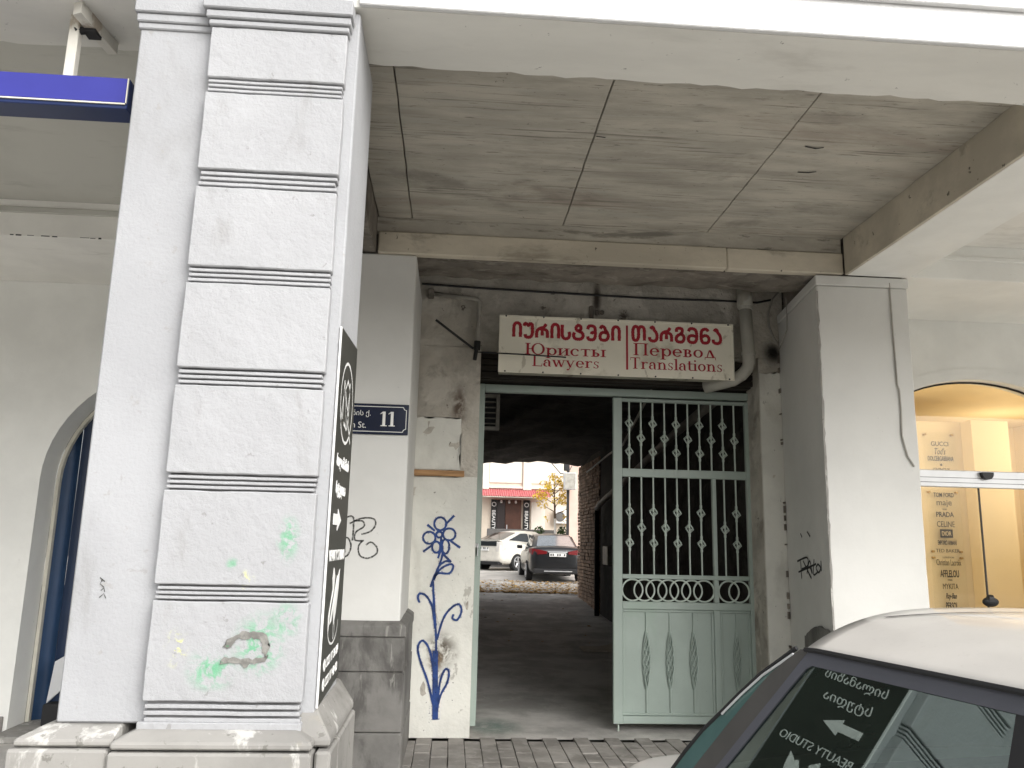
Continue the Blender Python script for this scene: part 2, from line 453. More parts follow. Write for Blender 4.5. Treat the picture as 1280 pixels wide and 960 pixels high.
def text(name, s, mat, parent, cen, xd, zd, wid, hei, bold=0.0, depth=0.002, shear=0.0, res=3):
    """a word as real letters lying on a plane: fitted to wid x hei round the point cen"""
    cu = bpy.data.curves.new('lettering', 'FONT')
    cu.body = s
    cu.resolution_u = res
    cu.offset = bold
    cu.shear = shear
    cu.extrude = 0.02
    ob = bpy.data.objects.new('lettering', cu)
    COL.objects.link(ob)
    dg = bpy.context.evaluated_depsgraph_get()
    me = bpy.data.meshes.new_from_object(ob.evaluated_get(dg))
    bpy.data.objects.remove(ob)
    bpy.data.curves.remove(cu)
    xs = [v.co.x for v in me.vertices]; ys = [v.co.y for v in me.vertices]
    x0, x1, y0, y1 = min(xs), max(xs), min(ys), max(ys)
    xd = Vector(xd).normalized(); zd = Vector(zd).normalized(); nd = xd.cross(zd)
    cen = Vector(cen)
    off = WL[parent] if parent else Vector()
    for v in me.vertices:
        a = (v.co.x - (x0 + x1) / 2) / (x1 - x0) * wid
        b = (v.co.y - (y0 + y1) / 2) / (y1 - y0) * hei
        c = v.co.z / 0.02 * depth / 2
        v.co = cen + xd * a + zd * b + nd * c - off
    me.name = name
    me.materials.append(mat)
    o = bpy.data.objects.new(name, me)
    COL.objects.link(o)
    WL[o] = off.copy()
    if parent: o.parent = parent
    return o

# ---- a roman (serif) alphabet drawn by hand, only the letters the sign needs
TK, TN, SF = 0.150, 0.065, 0.105      # thick and thin strokes, serif reach
XH = 0.64
def g_stem(x, a, b, lo=True, hi=True, wd=TK, hs=(1, 1)):
    q = [[(x - wd / 2, a), (x + wd / 2, a), (x + wd / 2, b), (x - wd / 2, b)]]
    if lo: q.append([(x - wd / 2 - SF, a), (x + wd / 2 + SF, a), (x + wd / 2 + SF, a + 0.04), (x + wd / 2, a + 0.075), (x - wd / 2, a + 0.075), (x - wd / 2 - SF, a + 0.04)])
    if hi: q.append([(x - wd / 2 - SF * hs[0], b), (x + wd / 2 + SF * hs[1], b), (x + wd / 2 + SF * hs[1], b - 0.04), (x + wd / 2, b - 0.075), (x - wd / 2, b - 0.075), (x - wd / 2 - SF * hs[0], b - 0.04)][::-1])
    return q
def g_arc(cx, cy, rx, ry, a0, a1, tk=TK, tn=TN, n=18):
    q = []
    P = []
    for i in range(n + 1):
        a = R(a0 + (a1 - a0) * i / n)
        P.append(((cx + rx * math.cos(a), cy + ry * math.sin(a)), (cx + (rx - tk) * math.cos(a), cy + (ry - tn) * math.sin(a))))
    for i in range(n):
        q.append([P[i][0], P[i + 1][0], P[i + 1][1], P[i][1]])
    return q
def g_line(x0, y0, x1, y1, wd):
    dx, dy = x1 - x0, y1 - y0
    return [[(x0 - wd / 2, y0), (x0 + wd / 2, y0), (x1 + wd / 2, y1), (x1 - wd / 2, y1)]] if abs(dy) > abs(dx) * 0.3 else [[(x0, y0 - wd / 2), (x1, y1 - wd / 2), (x1, y1 + wd / 2), (x0, y0 + wd / 2)]]
def g_bar(x0, x1, y, wd=TN): return [[(x0, y - wd / 2), (x1, y - wd / 2), (x1, y + wd / 2), (x0, y + wd / 2)]]
def g_serif(x, y, wd=0.3, up=False): return [[(x - wd / 2, y), (x + wd / 2, y), (x + wd / 2, y + (0.04 if not up else -0.04)), (x - wd / 2, y + (0.04 if not up else -0.04))]]
def g_s(x):
    q = g_arc(x + 0.24, 0.47, 0.17, 0.175, 20, 270, 0.07, 0.05) + g_arc(x + 0.23, 0.165, 0.19, 0.18, 90, -160, 0.075, 0.05)
    q += [[(x + 0.10, 0.42), (x + 0.40, 0.19), (x + 0.37, 0.10), (x + 0.08, 0.50)]]
    q += [[(x + 0.385, 0.62), (x + 0.42, 0.62), (x + 0.42, 0.46), (x + 0.385, 0.46)], [(x + 0.04, 0.18), (x + 0.075, 0.18), (x + 0.075, 0.0), (x + 0.04, 0.0)]]
    return q
def g_o(x, rx=0.31): return g_arc(x + rx + 0.02, XH / 2, rx, XH / 2 + 0.01, 0, 360)
def g_n(x): return g_stem(x + 0.17, 0, XH, hs=(1, 0)) + g_arc(x + 0.40, XH - 0.26, 0.24, 0.27, 0, 150) + g_stem(x + 0.575, 0, XH - 0.25, hi=False)
def g_e(x): return g_arc(x + 0.33, XH / 2, 0.31, XH / 2 + 0.01, 0, 320) + g_bar(x + 0.06, x + 0.62, XH / 2 + 0.02)
def g_r(x): return g_stem(x + 0.17, 0, XH, hs=(1, 0)) + g_arc(x + 0.40, XH - 0.22, 0.20, 0.23, 60, 160, 0.08, 0.06) + g_arc(x + 0.48, XH - 0.075, 0.065, 0.065, 0, 360, 0.064, 0.064)
def g_p(x): return g_stem(x + 0.17, -0.28, XH, hs=(1, 0)) + g_arc(x + 0.42, XH / 2, 0.29, XH / 2 + 0.01, -150, 150)
def g_a(x): return g_arc(x + 0.24, 0.19, 0.22, 0.20, 60, 300) + g_stem(x + 0.47, 0.03, 0.44, False, False) + g_arc(x + 0.295, XH - 0.21, 0.235, 0.22, 0, 165) + g_arc(x + 0.12, XH - 0.19, 0.06, 0.06, 0, 360, 0.059, 0.059) + g_arc(x + 0.56, 0.09, 0.15, 0.10, 180, 290, 0.07, 0.04)
def g_i(x): return g_stem(x + 0.17, 0, XH, hs=(1, 0)) + g_arc(x + 0.16, 0.88, 0.08, 0.08, 0, 360, 0.079, 0.079)
def g_l(x): return g_stem(x + 0.17, 0, 1.0, hs=(1, 0))
def g_t(x): return g_stem(x + 0.18, 0.10, 0.86, False, False) + g_bar(x + 0.02, x + 0.42, XH - 0.03) + g_arc(x + 0.31, 0.13, 0.19, 0.14, 180, 330, TK, 0.05)
def g_w(x):
    return (g_line(x + 0.10, XH, x + 0.32, 0, TK) + g_line(x + 0.32, 0, x + 0.50, XH, TN) + g_line(x + 0.47, XH, x + 0.69, 0, TK) + g_line(x + 0.69, 0, x + 0.88, XH, TN)
            + g_serif(x + 0.10, XH - 0.04, 0.28) + g_serif(x + 0.48, XH - 0.04, 0.26) + g_serif(x + 0.88, XH - 0.04, 0.22))
def g_y(x): return g_line(x + 0.12, XH, x + 0.37, 0, TK) + g_line(x + 0.22, -0.27, x + 0.60, XH, TN) + g_serif(x + 0.12, XH - 0.04, 0.3) + g_serif(x + 0.60, XH - 0.04, 0.24) + g_arc(x + 0.16, -0.22, 0.08, 0.07, 0, 360, 0.079, 0.069)
def g_L(x): return g_stem(x + 0.20, 0, 1, hs=(1, 1)) + g_bar(x + 0.20, x + 0.74, 0.025) + [[(x + 0.70, 0), (x + 0.76, 0), (x + 0.76, 0.26), (x + 0.73, 0.26)]]
def g_T(x): return g_stem(x + 0.40, 0, 1, hi=False) + g_bar(x + 0.02, x + 0.78, 0.975) + [[(x + 0.02, 1), (x + 0.06, 1), (x + 0.05, 0.76), (x + 0.02, 0.76)], [(x + 0.74, 1), (x + 0.78, 1), (x + 0.78, 0.76), (x + 0.75, 0.76)]]
def c_Yu(x): return g_stem(x + 0.20, 0, 1) + g_bar(x + 0.20, x + 0.45, 0.5) + g_arc(x + 0.86, 0.5, 0.43, 0.52, 0, 360)
def c_i(x): return g_stem(x + 0.17, 0, XH) + g_stem(x + 0.60, 0, XH) + g_line(x + 0.17, 0.05, x + 0.60, XH - 0.05, TN)
def c_s(x): return g_arc(x + 0.33, XH / 2, 0.31, XH / 2 + 0.01, 45, 318) + g_arc(x + 0.51, XH - 0.17, 0.06, 0.06, 0, 360, 0.059, 0.059)
def c_t(x): return g_stem(x + 0.34, 0, XH, hi=False) + g_bar(x + 0.04, x + 0.64, XH - 0.025) + [[(x + 0.04, XH), (x + 0.08, XH), (x + 0.07, XH - 0.17), (x + 0.04, XH - 0.17)], [(x + 0.60, XH), (x + 0.64, XH), (x + 0.64, XH - 0.17), (x + 0.61, XH - 0.17)]]
def c_y(x): return g_stem(x + 0.17, 0, XH) + g_arc(x + 0.32, 0.18, 0.22, 0.19, -100, 100) + g_bar(x + 0.17, x + 0.32, 0.345) + g_bar(x + 0.17, x + 0.32, 0.02) + g_stem(x + 0.78, 0, XH)
def c_P(x): return g_stem(x + 0.20, 0, 1) + g_stem(x + 0.80, 0, 1) + g_bar(x + 0.2, x + 0.8, 0.975)
def c_v(x): return g_stem(x + 0.17, 0, XH) + g_arc(x + 0.34, 0.17, 0.22, 0.18, -100, 100) + g_arc(x + 0.32, 0.48, 0.19, 0.165, -100, 100) + g_bar(x + 0.17, x + 0.34, 0.335) + g_bar(x + 0.17, x + 0.33, 0.015) + g_bar(x + 0.17, x + 0.33, XH - 0.02)
def c_d(x): return g_line(x + 0.20, 0.03, x + 0.36, XH, TN) + g_line(x + 0.62, 0.03, x + 0.40, XH, TK) + g_bar(x + 0.06, x + 0.76, 0.03, 0.06) + [[(x + 0.06, 0.03), (x + 0.10, 0.03), (x + 0.08, -0.18), (x + 0.05, -0.18)], [(x + 0.72, 0.03), (x + 0.76, 0.03), (x + 0.77, -0.18), (x + 0.74, -0.18)]]
GLY = {'L': (g_L, 0.82), 'a': (g_a, 0.68), 'w': (g_w, 1.0), 'y': (g_y, 0.74), 'e': (g_e, 0.70), 'r': (g_r, 0.60), 's': (g_s, 0.52), 'T': (g_T, 0.84), 'n': (g_n, 0.80), 'l': (g_l, 0.36),
       't': (g_t, 0.46), 'i': (g_i, 0.36), 'o': (g_o, 0.70), 'Ю': (c_Yu, 1.34), 'р': (g_p, 0.76), 'и': (c_i, 0.80), 'с': (c_s, 0.66), 'т': (c_t, 0.70), 'ы': (c_y, 0.98), 'П': (c_P, 1.04), 'е': (g_e, 0.70),
       'в': (c_v, 0.64), 'о': (g_o, 0.70), 'д': (c_d, 0.84)}
def roman(name, s, mat, parent, x0, x1, base, y, cap):
    """word in roman letters on a plane facing -Y"""
    tot = sum(GLY[c][1] for c in s)
    sx = (x1 - x0) / tot
    bm = new()
    cx = 0.0
    j = 0
    for c in s:
        fn, adv = GLY[c]
        for poly in fn(cx):
            vs = [bm.verts.new((x0 + a * sx, y - 0.00006 * (j % 11), base + b * cap)) for a, b in poly]
            j += 1
            try: bm.faces.new(vs)
            except ValueError: pass
        cx += adv
    return build(name, bm, mat, parent)

# ================================================================ THE SETTING
g = new(); box(g, -400, 400, -400, 400, -0.6, -0.16)
tag(build('ground', g, m_asphalt), kind='structure')
g = new(); box(g, -30, 30, -18.9, 7.45, -0.155, -0.035)
pavement = tag(build('pavement', g, m_pavebed), kind='structure')
g = new(); box(g, -30, 30, -19.06, -18.904, -0.155, -0.02, 0.015)
tag(build('kerb', g, m_stone), kind='structure')
# paving stones one by one in the archway, long side running inwards
sx, sy = 0.132, 0.262
cnt = 0
protos = []
for v in range(6):
    b = bx(-sx / 2 + 0.0022, sx / 2 - 0.0022, -sy / 2 + 0.0018, sy / 2 - 0.0018, -0.034, 0.0, 0.004)
    for vv in b.verts:
        vv.co += Vector((random.uniform(-.0015, .0015), random.uniform(-.002, .002), random.uniform(-.001, .001)))
    o = build('paving_stone', b, m_pave, pavement)
    protos.append(o)
ix = 0
for i in range(30):
    x = -0.70 + i * sx
    for j in range(9):
        y = 7.32 - sy * (j + 0.5) - (0.5 * sy if i % 2 else 0)
        if cnt < 6: o = protos[cnt]
        else:
            o = protos[random.randrange(6)].copy(); COL.objects.link(o); o.parent = pavement
        o.location = (x, y, random.uniform(-0.004, 0.003))
        o.rotation_euler = (random.uniform(-.012, .012), random.uniform(-.012, .012), random.uniform(-.015, .015))
        cnt += 1
g = new(); box(g, -30, -0.78, -18.9, 7.28, -0.034, -0.004); box(g, 3.20, 30, -18.9, 7.28, -0.034, -0.004); box(g, -0.78, 3.20, -18.9, 4.80, -0.034, -0.004)
build('pavement_surface', g, m_pavelight, pavement)  # unseen paving, made pale and deep to bounce light under the beams

# alley floor rising gently to the courtyard
PROF = [(7.30, -0.010), (9.0, 0.0), (12.0, 0.06), (15.0, 0.15), (17.0, 0.24), (18.7, 0.36), (20.4, 0.43), (24.0, 0.44), (27.0, 0.50), (31.0, 0.62), (44.0, 0.8)]
def gz(y):
    for (a, za), (b, zb) in zip(PROF, PROF[1:]):
        if a <= y <= b:
            return za + (zb - za) * (y - a) / (b - a)
    return PROF[0][1] if y < PROF[0][0] else PROF[-1][1]
g = new()
def fl(u, v):
    y = 7.30 + u * 13.0
    x = -0.3 + v * 3.7
    return (x, y, gz(y) + 0.012 * math.sin(x * 3.1 + y * 1.3) * math.sin(y * 2.1 + x) * min(1, (y - 7.3)))
grid(g, fl, 60, 16)
tag(build('alley_floor', g, m_alley, smooth=True), kind='structure')
g = new()
grid(g, lambda u, v: (-16 + v * 32, 20.3 + u * 23.7, gz(20.3 + u * 23.7)), 24, 8)
tag(build('courtyard_ground', g, m_court), kind='structure')

# ================================================================ FRONT PILLAR
BLK = [(3.256, 2.944), (2.873, 2.566), (2.502, 2.188), (2.125, 1.816), (1.757, 1.442), (1.388, 1.068)]
BANDS = [(3.319, 3.256), (2.944, 2.873), (2.566, 2.502), (2.188, 2.125), (1.816, 1.757), (1.442, 1.388), (1.068, 0.995)]
def make_pillar():
    t = thing('pillar', (-0.86, 3.2, 0), 'white rusticated front pillar with grooved bands and green paint splashes', 'pillar')
    build('core', bx(-1.278, -0.438, 2.95, 3.46, 0.99, 3.66, 0.006), m_core, t)
    top = [(3.53, 3.319)] + BLK
    for (a, b) in top:
        build('block', wobble(bx(-0.993, -0.476, 2.90, 2.952, b, a, 0.004, 1), 0.0022, 0.05), m_block, t)
    for (a, b) in BANDS:
        n = 3
        h = (a - b)
        for k in range(n):
            z1 = a - h * (0.13 + k * 0.29)
            build('rib', wobble(bx(-0.984 + random.uniform(-.004, .004), -0.482 + random.uniform(-.004, .004), 2.905, 2.952, z1 - h * 0.18, z1, 0.002), 0.0012, 0.08), m_block, t)
        build('groove', bx(-0.980, -0.486, 2.921, 2.951, b + 0.001, a - 0.001), m_groove, t)
    build('foot_band', bx(-1.002, -0.474, 2.898, 2.952, 0.978, 1.004, 0.003), m_block, t)
    # capital mouldings, three steps on the block and on the core
    for k, (z0, z1, o) in enumerate([(3.534, 3.556, 0.010), (3.560, 3.590, 0.020), (3.594, 3.66, 0.032)]):
        build('capital_moulding', bx(-0.993 - o, -0.476 + 0.6 * o, 2.90 - o, 2.948, z0, z1, 0.004), m_core, t)
        build('capital_moulding', bx(-1.278 - o * 0.6, -0.9935 - o - 0.001, 2.95 - o, 3.2, z0 - 0.004, z1, 0.004), m_core, t)
    # stone base: sloped caps over blocks
    def cap(x0, x1, y0, y1, z0, z1, ins, lip, sides=(1, 1)):
        b = new()
        a = [(x0, y0), (x1, y0), (x1, y1), (x0, y1)]
        c = [(x0 + ins * sides[0], y0 + ins), (x1 - ins * sides[1], y0 + ins), (x1 - ins * sides[1], y1), (x0 + ins * sides[0], y1)]
        V = [[b.verts.new((*p, z)) for p in ring] for ring, z in ((a, z0), (a, z0 + lip), (c, z1))]
        for r in range(2):
            for i in range(4):
                b.faces.new((V[r][i], V[r][(i + 1) % 4], V[r + 1][(i + 1) % 4], V[r + 1][i]))
        b.faces.new(V[2]); b.faces.new(V[0])
        bmesh.ops.bevel(b, geom=[e for e in b.edges], offset=0.006, segments=1, affect='EDGES')
        return b
    build('base_stone', cap(-1.055, -0.425, 2.832, 3.40, 0.934, 0.984, 0.058, 0.022), m_stone, t)
    build('base_stone', cap(-1.365, -1.06, 2.862, 3.40, 0.936, 0.988, 0.062, 0.020, (1, 0)), m_stone, t)
    build('base_stone', cap(-0.55, -0.376, 2.90, 3.56, 0.932, 1.046, 0.062, 0.026, (0, 1)), m_stone, t)
    build('base_stone', bx(-1.06, -0.425, 2.826, 3.40, 0.0, 0.926, 0.008), m_stone, t)
    build('base_stone', bx(-1.378, -1.066, 2.848, 3.50, 0.0, 0.930, 0.008), m_stone, t)
    build('base_stone', bx(-0.42, -0.368, 2.87, 3.57, 0.0, 0.924, 0.008), m_stone, t)
    # bare patches where the render has come off
    def bare(pts, seed):
        rr = random.Random(seed)
        b = new()
        q = []
        for (x0, z0), (x1, z1) in zip(pts, pts[1:] + pts[:1]):
            for k in range(4):
                q.append((x0 + (x1 - x0) * k / 4 + rr.uniform(-.004, .004), z0 + (z1 - z0) * k / 4 + rr.uniform(-.004, .004)))
        prism(b, q, 'y', 2.8966, 2.899)
        build('bare_patch', b, m_bare, t)
    bare([(-0.748, 1.240), (-0.728, 1.272), (-0.690, 1.292), (-0.640, 1.296), (-0.605, 1.280), (-0.596, 1.245), (-0.606, 1.205), (-0.622, 1.235), (-0.622, 1.262), (-0.655, 1.274), (-0.700, 1.268), (-0.728, 1.240)], 3)
    bare([(-0.750, 1.190), (-0.742, 1.214), (-0.70, 1.206), (-0.650, 1.206), (-0.600, 1.218), (-0.606, 1.198), (-0.650, 1.192), (-0.672, 1.178), (-0.690, 1.194)], 4)
    b = new()
    for s in SCR: ribbon(b, s, 0.0035, (0, -1, 0))
    build('scratched_writing', b, m_black_spray, t)
    return t
SCR = [[(-1.18,2.947,1.451),(-1.186,2.947,1.436),(-1.172,2.947,1.425)],[(-1.181,2.947,1.414),(-1.172,2.947,1.423),(-1.168,2.947,1.409)],[(-1.184,2.947,1.391),(-1.17,2.947,1.404),(-1.162,2.947,1.389)],[(-1.189,2.947,1.457),(-1.171,2.947,1.444)]]
pillar = make_pillar()

# advertising board on the pillar's side
XB = -0.438
ab = thing('advertising_board', (XB + 0.012, 3.2, 1.05), 'tall charcoal beauty board with white monogram and arrow on the pillar side', 'signboard')
b = new()
prism(b, [(2.955, 1.045), (3.435, 1.072), (3.435, 2.40), (2.955, 2.372)], 'x', XB + 0.002, XB + 0.007)
build('panel', b, m_board, ab)
b = new(); prism(b, [(2.945, 1.043), (2.954, 1.044), (2.954, 2.372), (2.945, 2.371)], 'x', XB + 0.001, XB + 0.008)
build('white_edge', b, m_whiteedge, ab)
XS = XB + 0.0085
def onboard(a, z): return (XS, 2.955 + a * 0.48, z)
b = new()
ov = [onboard(0.50 + 0.36 * math.cos(t), 2.125 + 0.155 * math.sin(t)) for t in [2 * PI * k / 40 for k in range(41)]]
ribbon(b, ov, 0.012, (1, 0, 0))
for pts in ([(0.20, 2.03), (0.34, 2.20), (0.52, 2.02), (0.66, 2.22)], [(0.30, 2.05), (0.30, 2.20)], [(0.64, 2.21), (0.64, 2.04)], [(0.20, 2.03), (0.26, 2.07)], [(0.64, 2.05), (0.84, 1.985)]):
    ribbon(b, [onboard(*p) for p in pts], 0.012, (1, 0, 0))
sc = [(0.66, 2.19), (0.50, 2.215), (0.38, 2.17), (0.50, 2.12), (0.64, 2.08), (0.56, 2.025), (0.38, 2.04)]
ribbon(b, [onboard(*p) for p in sc], 0.014, (1, 0, 0))
build('monogram', b, m_white, ab)
text('lettering', 'სილამაზის', m_white, ab, onboard(0.50, 1.885), (0, 1, 0), (0, 0, 1), 0.34, 0.062, shear=0.25)
text('lettering', 'სტუდია', m_white, ab, onboard(0.46, 1.785), (0, 1, 0), (0, 0, 1), 0.26, 0.062, shear=0.25)
b = new()
prism(b, [(3.03, 1.655), (3.14, 1.655), (3.14, 1.635), (3.235, 1.675), (3.14, 1.715), (3.14, 1.695), (3.03, 1.695)], 'x', XS - 0.001, XS + 0.0005)
build('arrow', b, m_white, ab)
text('lettering', 'BEAUTY STUDIO', m_white, ab, onboard(0.50, 1.545), (0, 1, 0), (0, 0, 1), 0.40, 0.040)
b = new()
prism(b, [(3.07, 1.27), (3.10, 1.36), (3.16, 1.42), (3.17, 1.47), (3.13, 1.50), (3.11, 1.46), (3.13, 1.42), (3.06, 1.33)], 'x', XS - 0.001, XS + 0.0005)
prism(b, [(3.17, 1.36), (3.26, 1.47), (3.29, 1.49), (3.28, 1.42), (3.24, 1.33), (3.20, 1.29)], 'x', XS - 0.001, XS + 0.0007)
prism(b, [(3.10, 1.30), (3.14, 1.31), (3.25, 1.46), (3.23, 1.47)], 'x', XS - 0.001, XS + 0.0003)
ribbon(b, [(XS, 3.19 + 0.13 * math.cos(a), 1.30 + 0.075 * math.sin(a)) for a in [PI + PI * k / 16 for k in range(17)]], 0.008, (1, 0, 0))
ribbon(b, [(XS, 3.21 + 0.018 * math.cos(a), 1.27 + 0.03 * math.sin(a)) for a in [2 * PI * k / 16 for k in range(17)]], 0.006, (1, 0, 0))
build('emblem', b, m_white, ab)
text('lettering', '✆ 555 17 36 84', m_white, ab, onboard(0.50, 1.178), (0, 1, 0.06), (0, 0, 1), 0.36, 0.042)
text('lettering', '✆ 555 17 42 63', m_white, ab, onboard(0.50, 1.112), (0, 1, 0.06), (0, 0, 1), 0.36, 0.042)

# ================================================================ BEAMS AND CEILINGS
fb = thing('front_beam', (1.0, 3.1, 3.673), 'bright white front beam spanning between the street pillars', 'beam')
build('face', bx(-0.44, 9.5, 2.905, 2.93, 3.673, 4.30, 0.004), m_fascia, fb)
build('face', bx(-9.5, -1.30, 2.905, 2.93, 3.673, 4.30, 0.004), m_fascia, fb)
build('moulding', bx(-9.5, 9.5, 2.88, 2.904, 3.835, 3.87, 0.004), m_fascia, fb)
b = new()
def jag(u, v):
    x = -9.4 + u * 18.8
    return (x, 2.931 + v * (0.395 + 0.010 * math.sin(x * 9) * math.sin(x * 23 + 1) + 0.004 * math.sin(x * 61)), 3.6735)
V = grid(b, jag, 300, 1)
r = bmesh.ops.extrude_face_region(b, geom=list(b.faces))
bmesh.ops.translate(b, vec=(0, 0, 0.63), verts=[v for v in r['geom'] if isinstance(v, bmesh.types.BMVert)])
build('soffit', b, m_soffit, fb)

# slab over the archway: four board-marked concrete strips with open joints
cl = thing('ceiling_slab', (1.2, 4.7, 4.09), 'grey board-marked concrete ceiling over the archway with long open joints', 'ceiling')
XJ = [-0.665, -0.402, 0.79, 1.955, 3.077]
for a, c in zip(XJ, XJ[1:]):
    dz = random.uniform(0, 0.006)
    b = wobble(bx(a + 0.004, c - 0.004, 3.20, 6.098, 4.09 + dz, 4.20, 0.004), 0.004, 0.18, 6.0)
    build('ceiling_panel', b, m_ceil, cl)
build('sky_blocking_slab', bx(-9.5, 9.5, 3.335, 20.0, 4.31, 4.45), m_beamdark, cl)  # unseen cover added to keep sky light off the walls below
build('backing', bx(-0.70, 3.10, 3.20, 7.72, 4.201, 4.30), m_beamdark, cl)  # run back behind the beam to stop sky light leaking in
b = new()
for (pts) in ([(2.12, 4.60), (2.20, 4.62), (2.24, 4.60)], [(2.22, 4.95), (2.30, 4.95), (2.34, 4.93)], [(0.80, 4.62), (0.86, 4.63)]):
    ribbon(b, [(x, y, 4.0885) for x, y in pts], 0.012, (0, 0, -1))
build('crack', b, m_black, cl)

def beam(name, bm, mat, label):
    return tag(build(name, bm, mat), label, 'beam')
bb = thing('back_beam', (1.2, 6.1, 3.79), 'stained ochre concrete beam running above the gate sign', 'beam')
build('upper_face', bx(-1.1, 3.07, 6.10, 6.30, 3.975, 4.20, 0.006), m_ceil, bb)
build('lower_face', bx(-0.655, 2.11, 6.075, 6.16, 3.795, 3.972, 0.008), m_beam, bb)
build('lower_face', bx(2.114, 3.07, 6.079, 6.16, 3.793, 3.97, 0.008), m_beam, bb)
b = new()
def sof(u, v):
    x = -1.1 + 4.2 * u
    return (x, 6.162 + 0.52 * v, 3.80 + 0.012 * math.sin(x * 7 + v * 3) * math.sin(x * 17 + v * 5) + 0.02 * v)
grid(b, sof, 80, 10)
r = bmesh.ops.extrude_face_region(b, geom=list(b.faces))
bmesh.ops.translate(b, vec=(0, 0, 0.35), verts=[v for v in r['geom'] if isinstance(v, bmesh.types.BMVert)])
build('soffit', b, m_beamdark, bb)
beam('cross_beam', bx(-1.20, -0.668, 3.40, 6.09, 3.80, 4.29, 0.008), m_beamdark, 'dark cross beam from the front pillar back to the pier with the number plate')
xb = thing('cross_beam', (3.35, 4.6, 3.785), 'cross beam with brown side and white painted underside above the right pier', 'beam')
build('side_face', bx(3.074, 3.10, 3.33, 6.073, 3.785, 4.20, 0.004), m_beam, xb)
build('tail', bx(3.06, 3.62, 6.165, 7.27, 3.805, 4.20), m_beamdark, xb)  # hidden filler added to close a gap that let sky light through
build('underside', bx(3.101, 3.62, 3.33, 6.09, 3.788, 4.20, 0.006), m_wallwhite, xb)

# bays to each side
tag(build('bay_ceiling', bx(3.621, 9.5, 3.33, 6.098, 4.09, 4.29), m_ceilwhite), 'white painted ceiling of the shop bay, above the right pier', 'ceiling')
tag(build('bay_ceiling', bx(-9.5, -1.21, 3.33, 6.098, 4.09, 4.29), m_ceilgrey), 'smooth grey ceiling of the bay behind the blue lightbox', 'ceiling')
rb = thing('bay_beam', (5, 6.1, 3.8), 'white beam with cornice line over the shop arch', 'beam')
build('cornice', bx(3.60, 9.5, 6.085, 6.30, 3.965, 4.0, 0.004), m_wallwhite, rb)
build('body', bx(3.60, 9.5, 6.10, 7.277, 3.80, 4.20, 0.006), m_wallwhite, rb)
lb = thing('bay_beam', (-4, 6.1, 3.8), 'grey cracked beam over the blue arched doorway', 'beam')
build('cornice', bx(-9.5, -1.105, 6.08, 6.30, 3.985, 4.03, 0.004), m_ceilgrey, lb)
build('body', bx(-9.5, -1.105, 6.10, 7.277, 3.80, 4.20, 0.006), m_ceilwhite, lb)
b = new()
for k in range(46):
    x = -4.2 + k * 0.06 + random.uniform(-.02, .02)
    if random.random() < 0.8 and (k < 46 or random.random() < 0.6):
        box(b, x, x + random.uniform(0.02, 0.07), 6.097, 6.101, 3.802 + random.uniform(0, .006), 3.809 + random.uniform(0.0, .006))
build('crack', b, m_black, lb)

def ragged(x0, x1, z0, z1, amp, seed, sides='lrtb'):
    rr = random.Random(seed)
    pts = []
    n1 = max(3, int((x1 - x0) / 0.03)); n2 = max(3, int((z1 - z0) / 0.03))
    j = lambda s: rr.uniform(-amp, amp) if s in sides else 0
    for i in range(n1): pts.append((x0 + (x1 - x0) * i / n1, z0 + j('b')))
    for i in range(n2): pts.append((x1 + j('r'), z0 + (z1 - z0) * i / n2))
    for i in range(n1): pts.append((x1 - (x1 - x0) * i / n1, z1 + j('t')))
    for i in range(n2): pts.append((x0 + j('l'), z1 - (z1 - z0) * i / n2))
    return pts
# ================================================================ PIERS
def make_pier(x0, x1, label, proj):
    t = thing('pier', ((x0 + x1) / 2, 6.7, 0), label, 'pier')
    return t
lp = make_pier(-1.105, -0.352, 'pale grey pier carrying the street number plate, on a dark stone base', 0.06)
build('shaft', wobble(bx(-1.105, -0.352, 6.10, 7.27, 1.02, 3.793, 0.010, 1), 0.004, 0.16, 3.0), m_pier, lp, smooth=False)
# dark stone base in courses
P = 0.052
b = new()
ring = lambda o, z: [(-1.105 - o, 6.10 - o, z), (-0.352 + o, 6.10 - o, z), (-0.352 + o, 7.27, z), (-1.105 - o, 7.27, z)]
V = [[b.verts.new(p) for p in ring(o, z)] for o, z in ((P, 0.935), (P, 1.012), (0.0, 1.045))]
for r_ in range(2):
    for i in range(4):
        b.faces.new((V[r_][i], V[r_][(i + 1) % 4], V[r_ + 1][(i + 1) % 4], V[r_ + 1][i]))
b.faces.new(V[0]); b.faces.new(V[2])
bmesh.ops.bevel(b, geom=list(b.edges), offset=0.007, segments=1, affect='EDGES')
build('base_stone', b, m_darkstone, lp)
build('base_stone', bx(-1.105 - .045, -0.352 + .045, 6.10 - .045, 7.27, 0.70, 0.932, 0.006), m_darkstone, lp)
build('base_stone', bx(-1.105 - .05, -0.352 + .05, 6.10 - .05, 7.27, 0.30, 0.697, 0.008), m_darkstone, lp)
build('base_stone', bx(-1.105 - .054, -0.352 + .054, 6.10 - .054, 7.27, 0.0, 0.296, 0.012), m_darkstone, lp)
b = new()
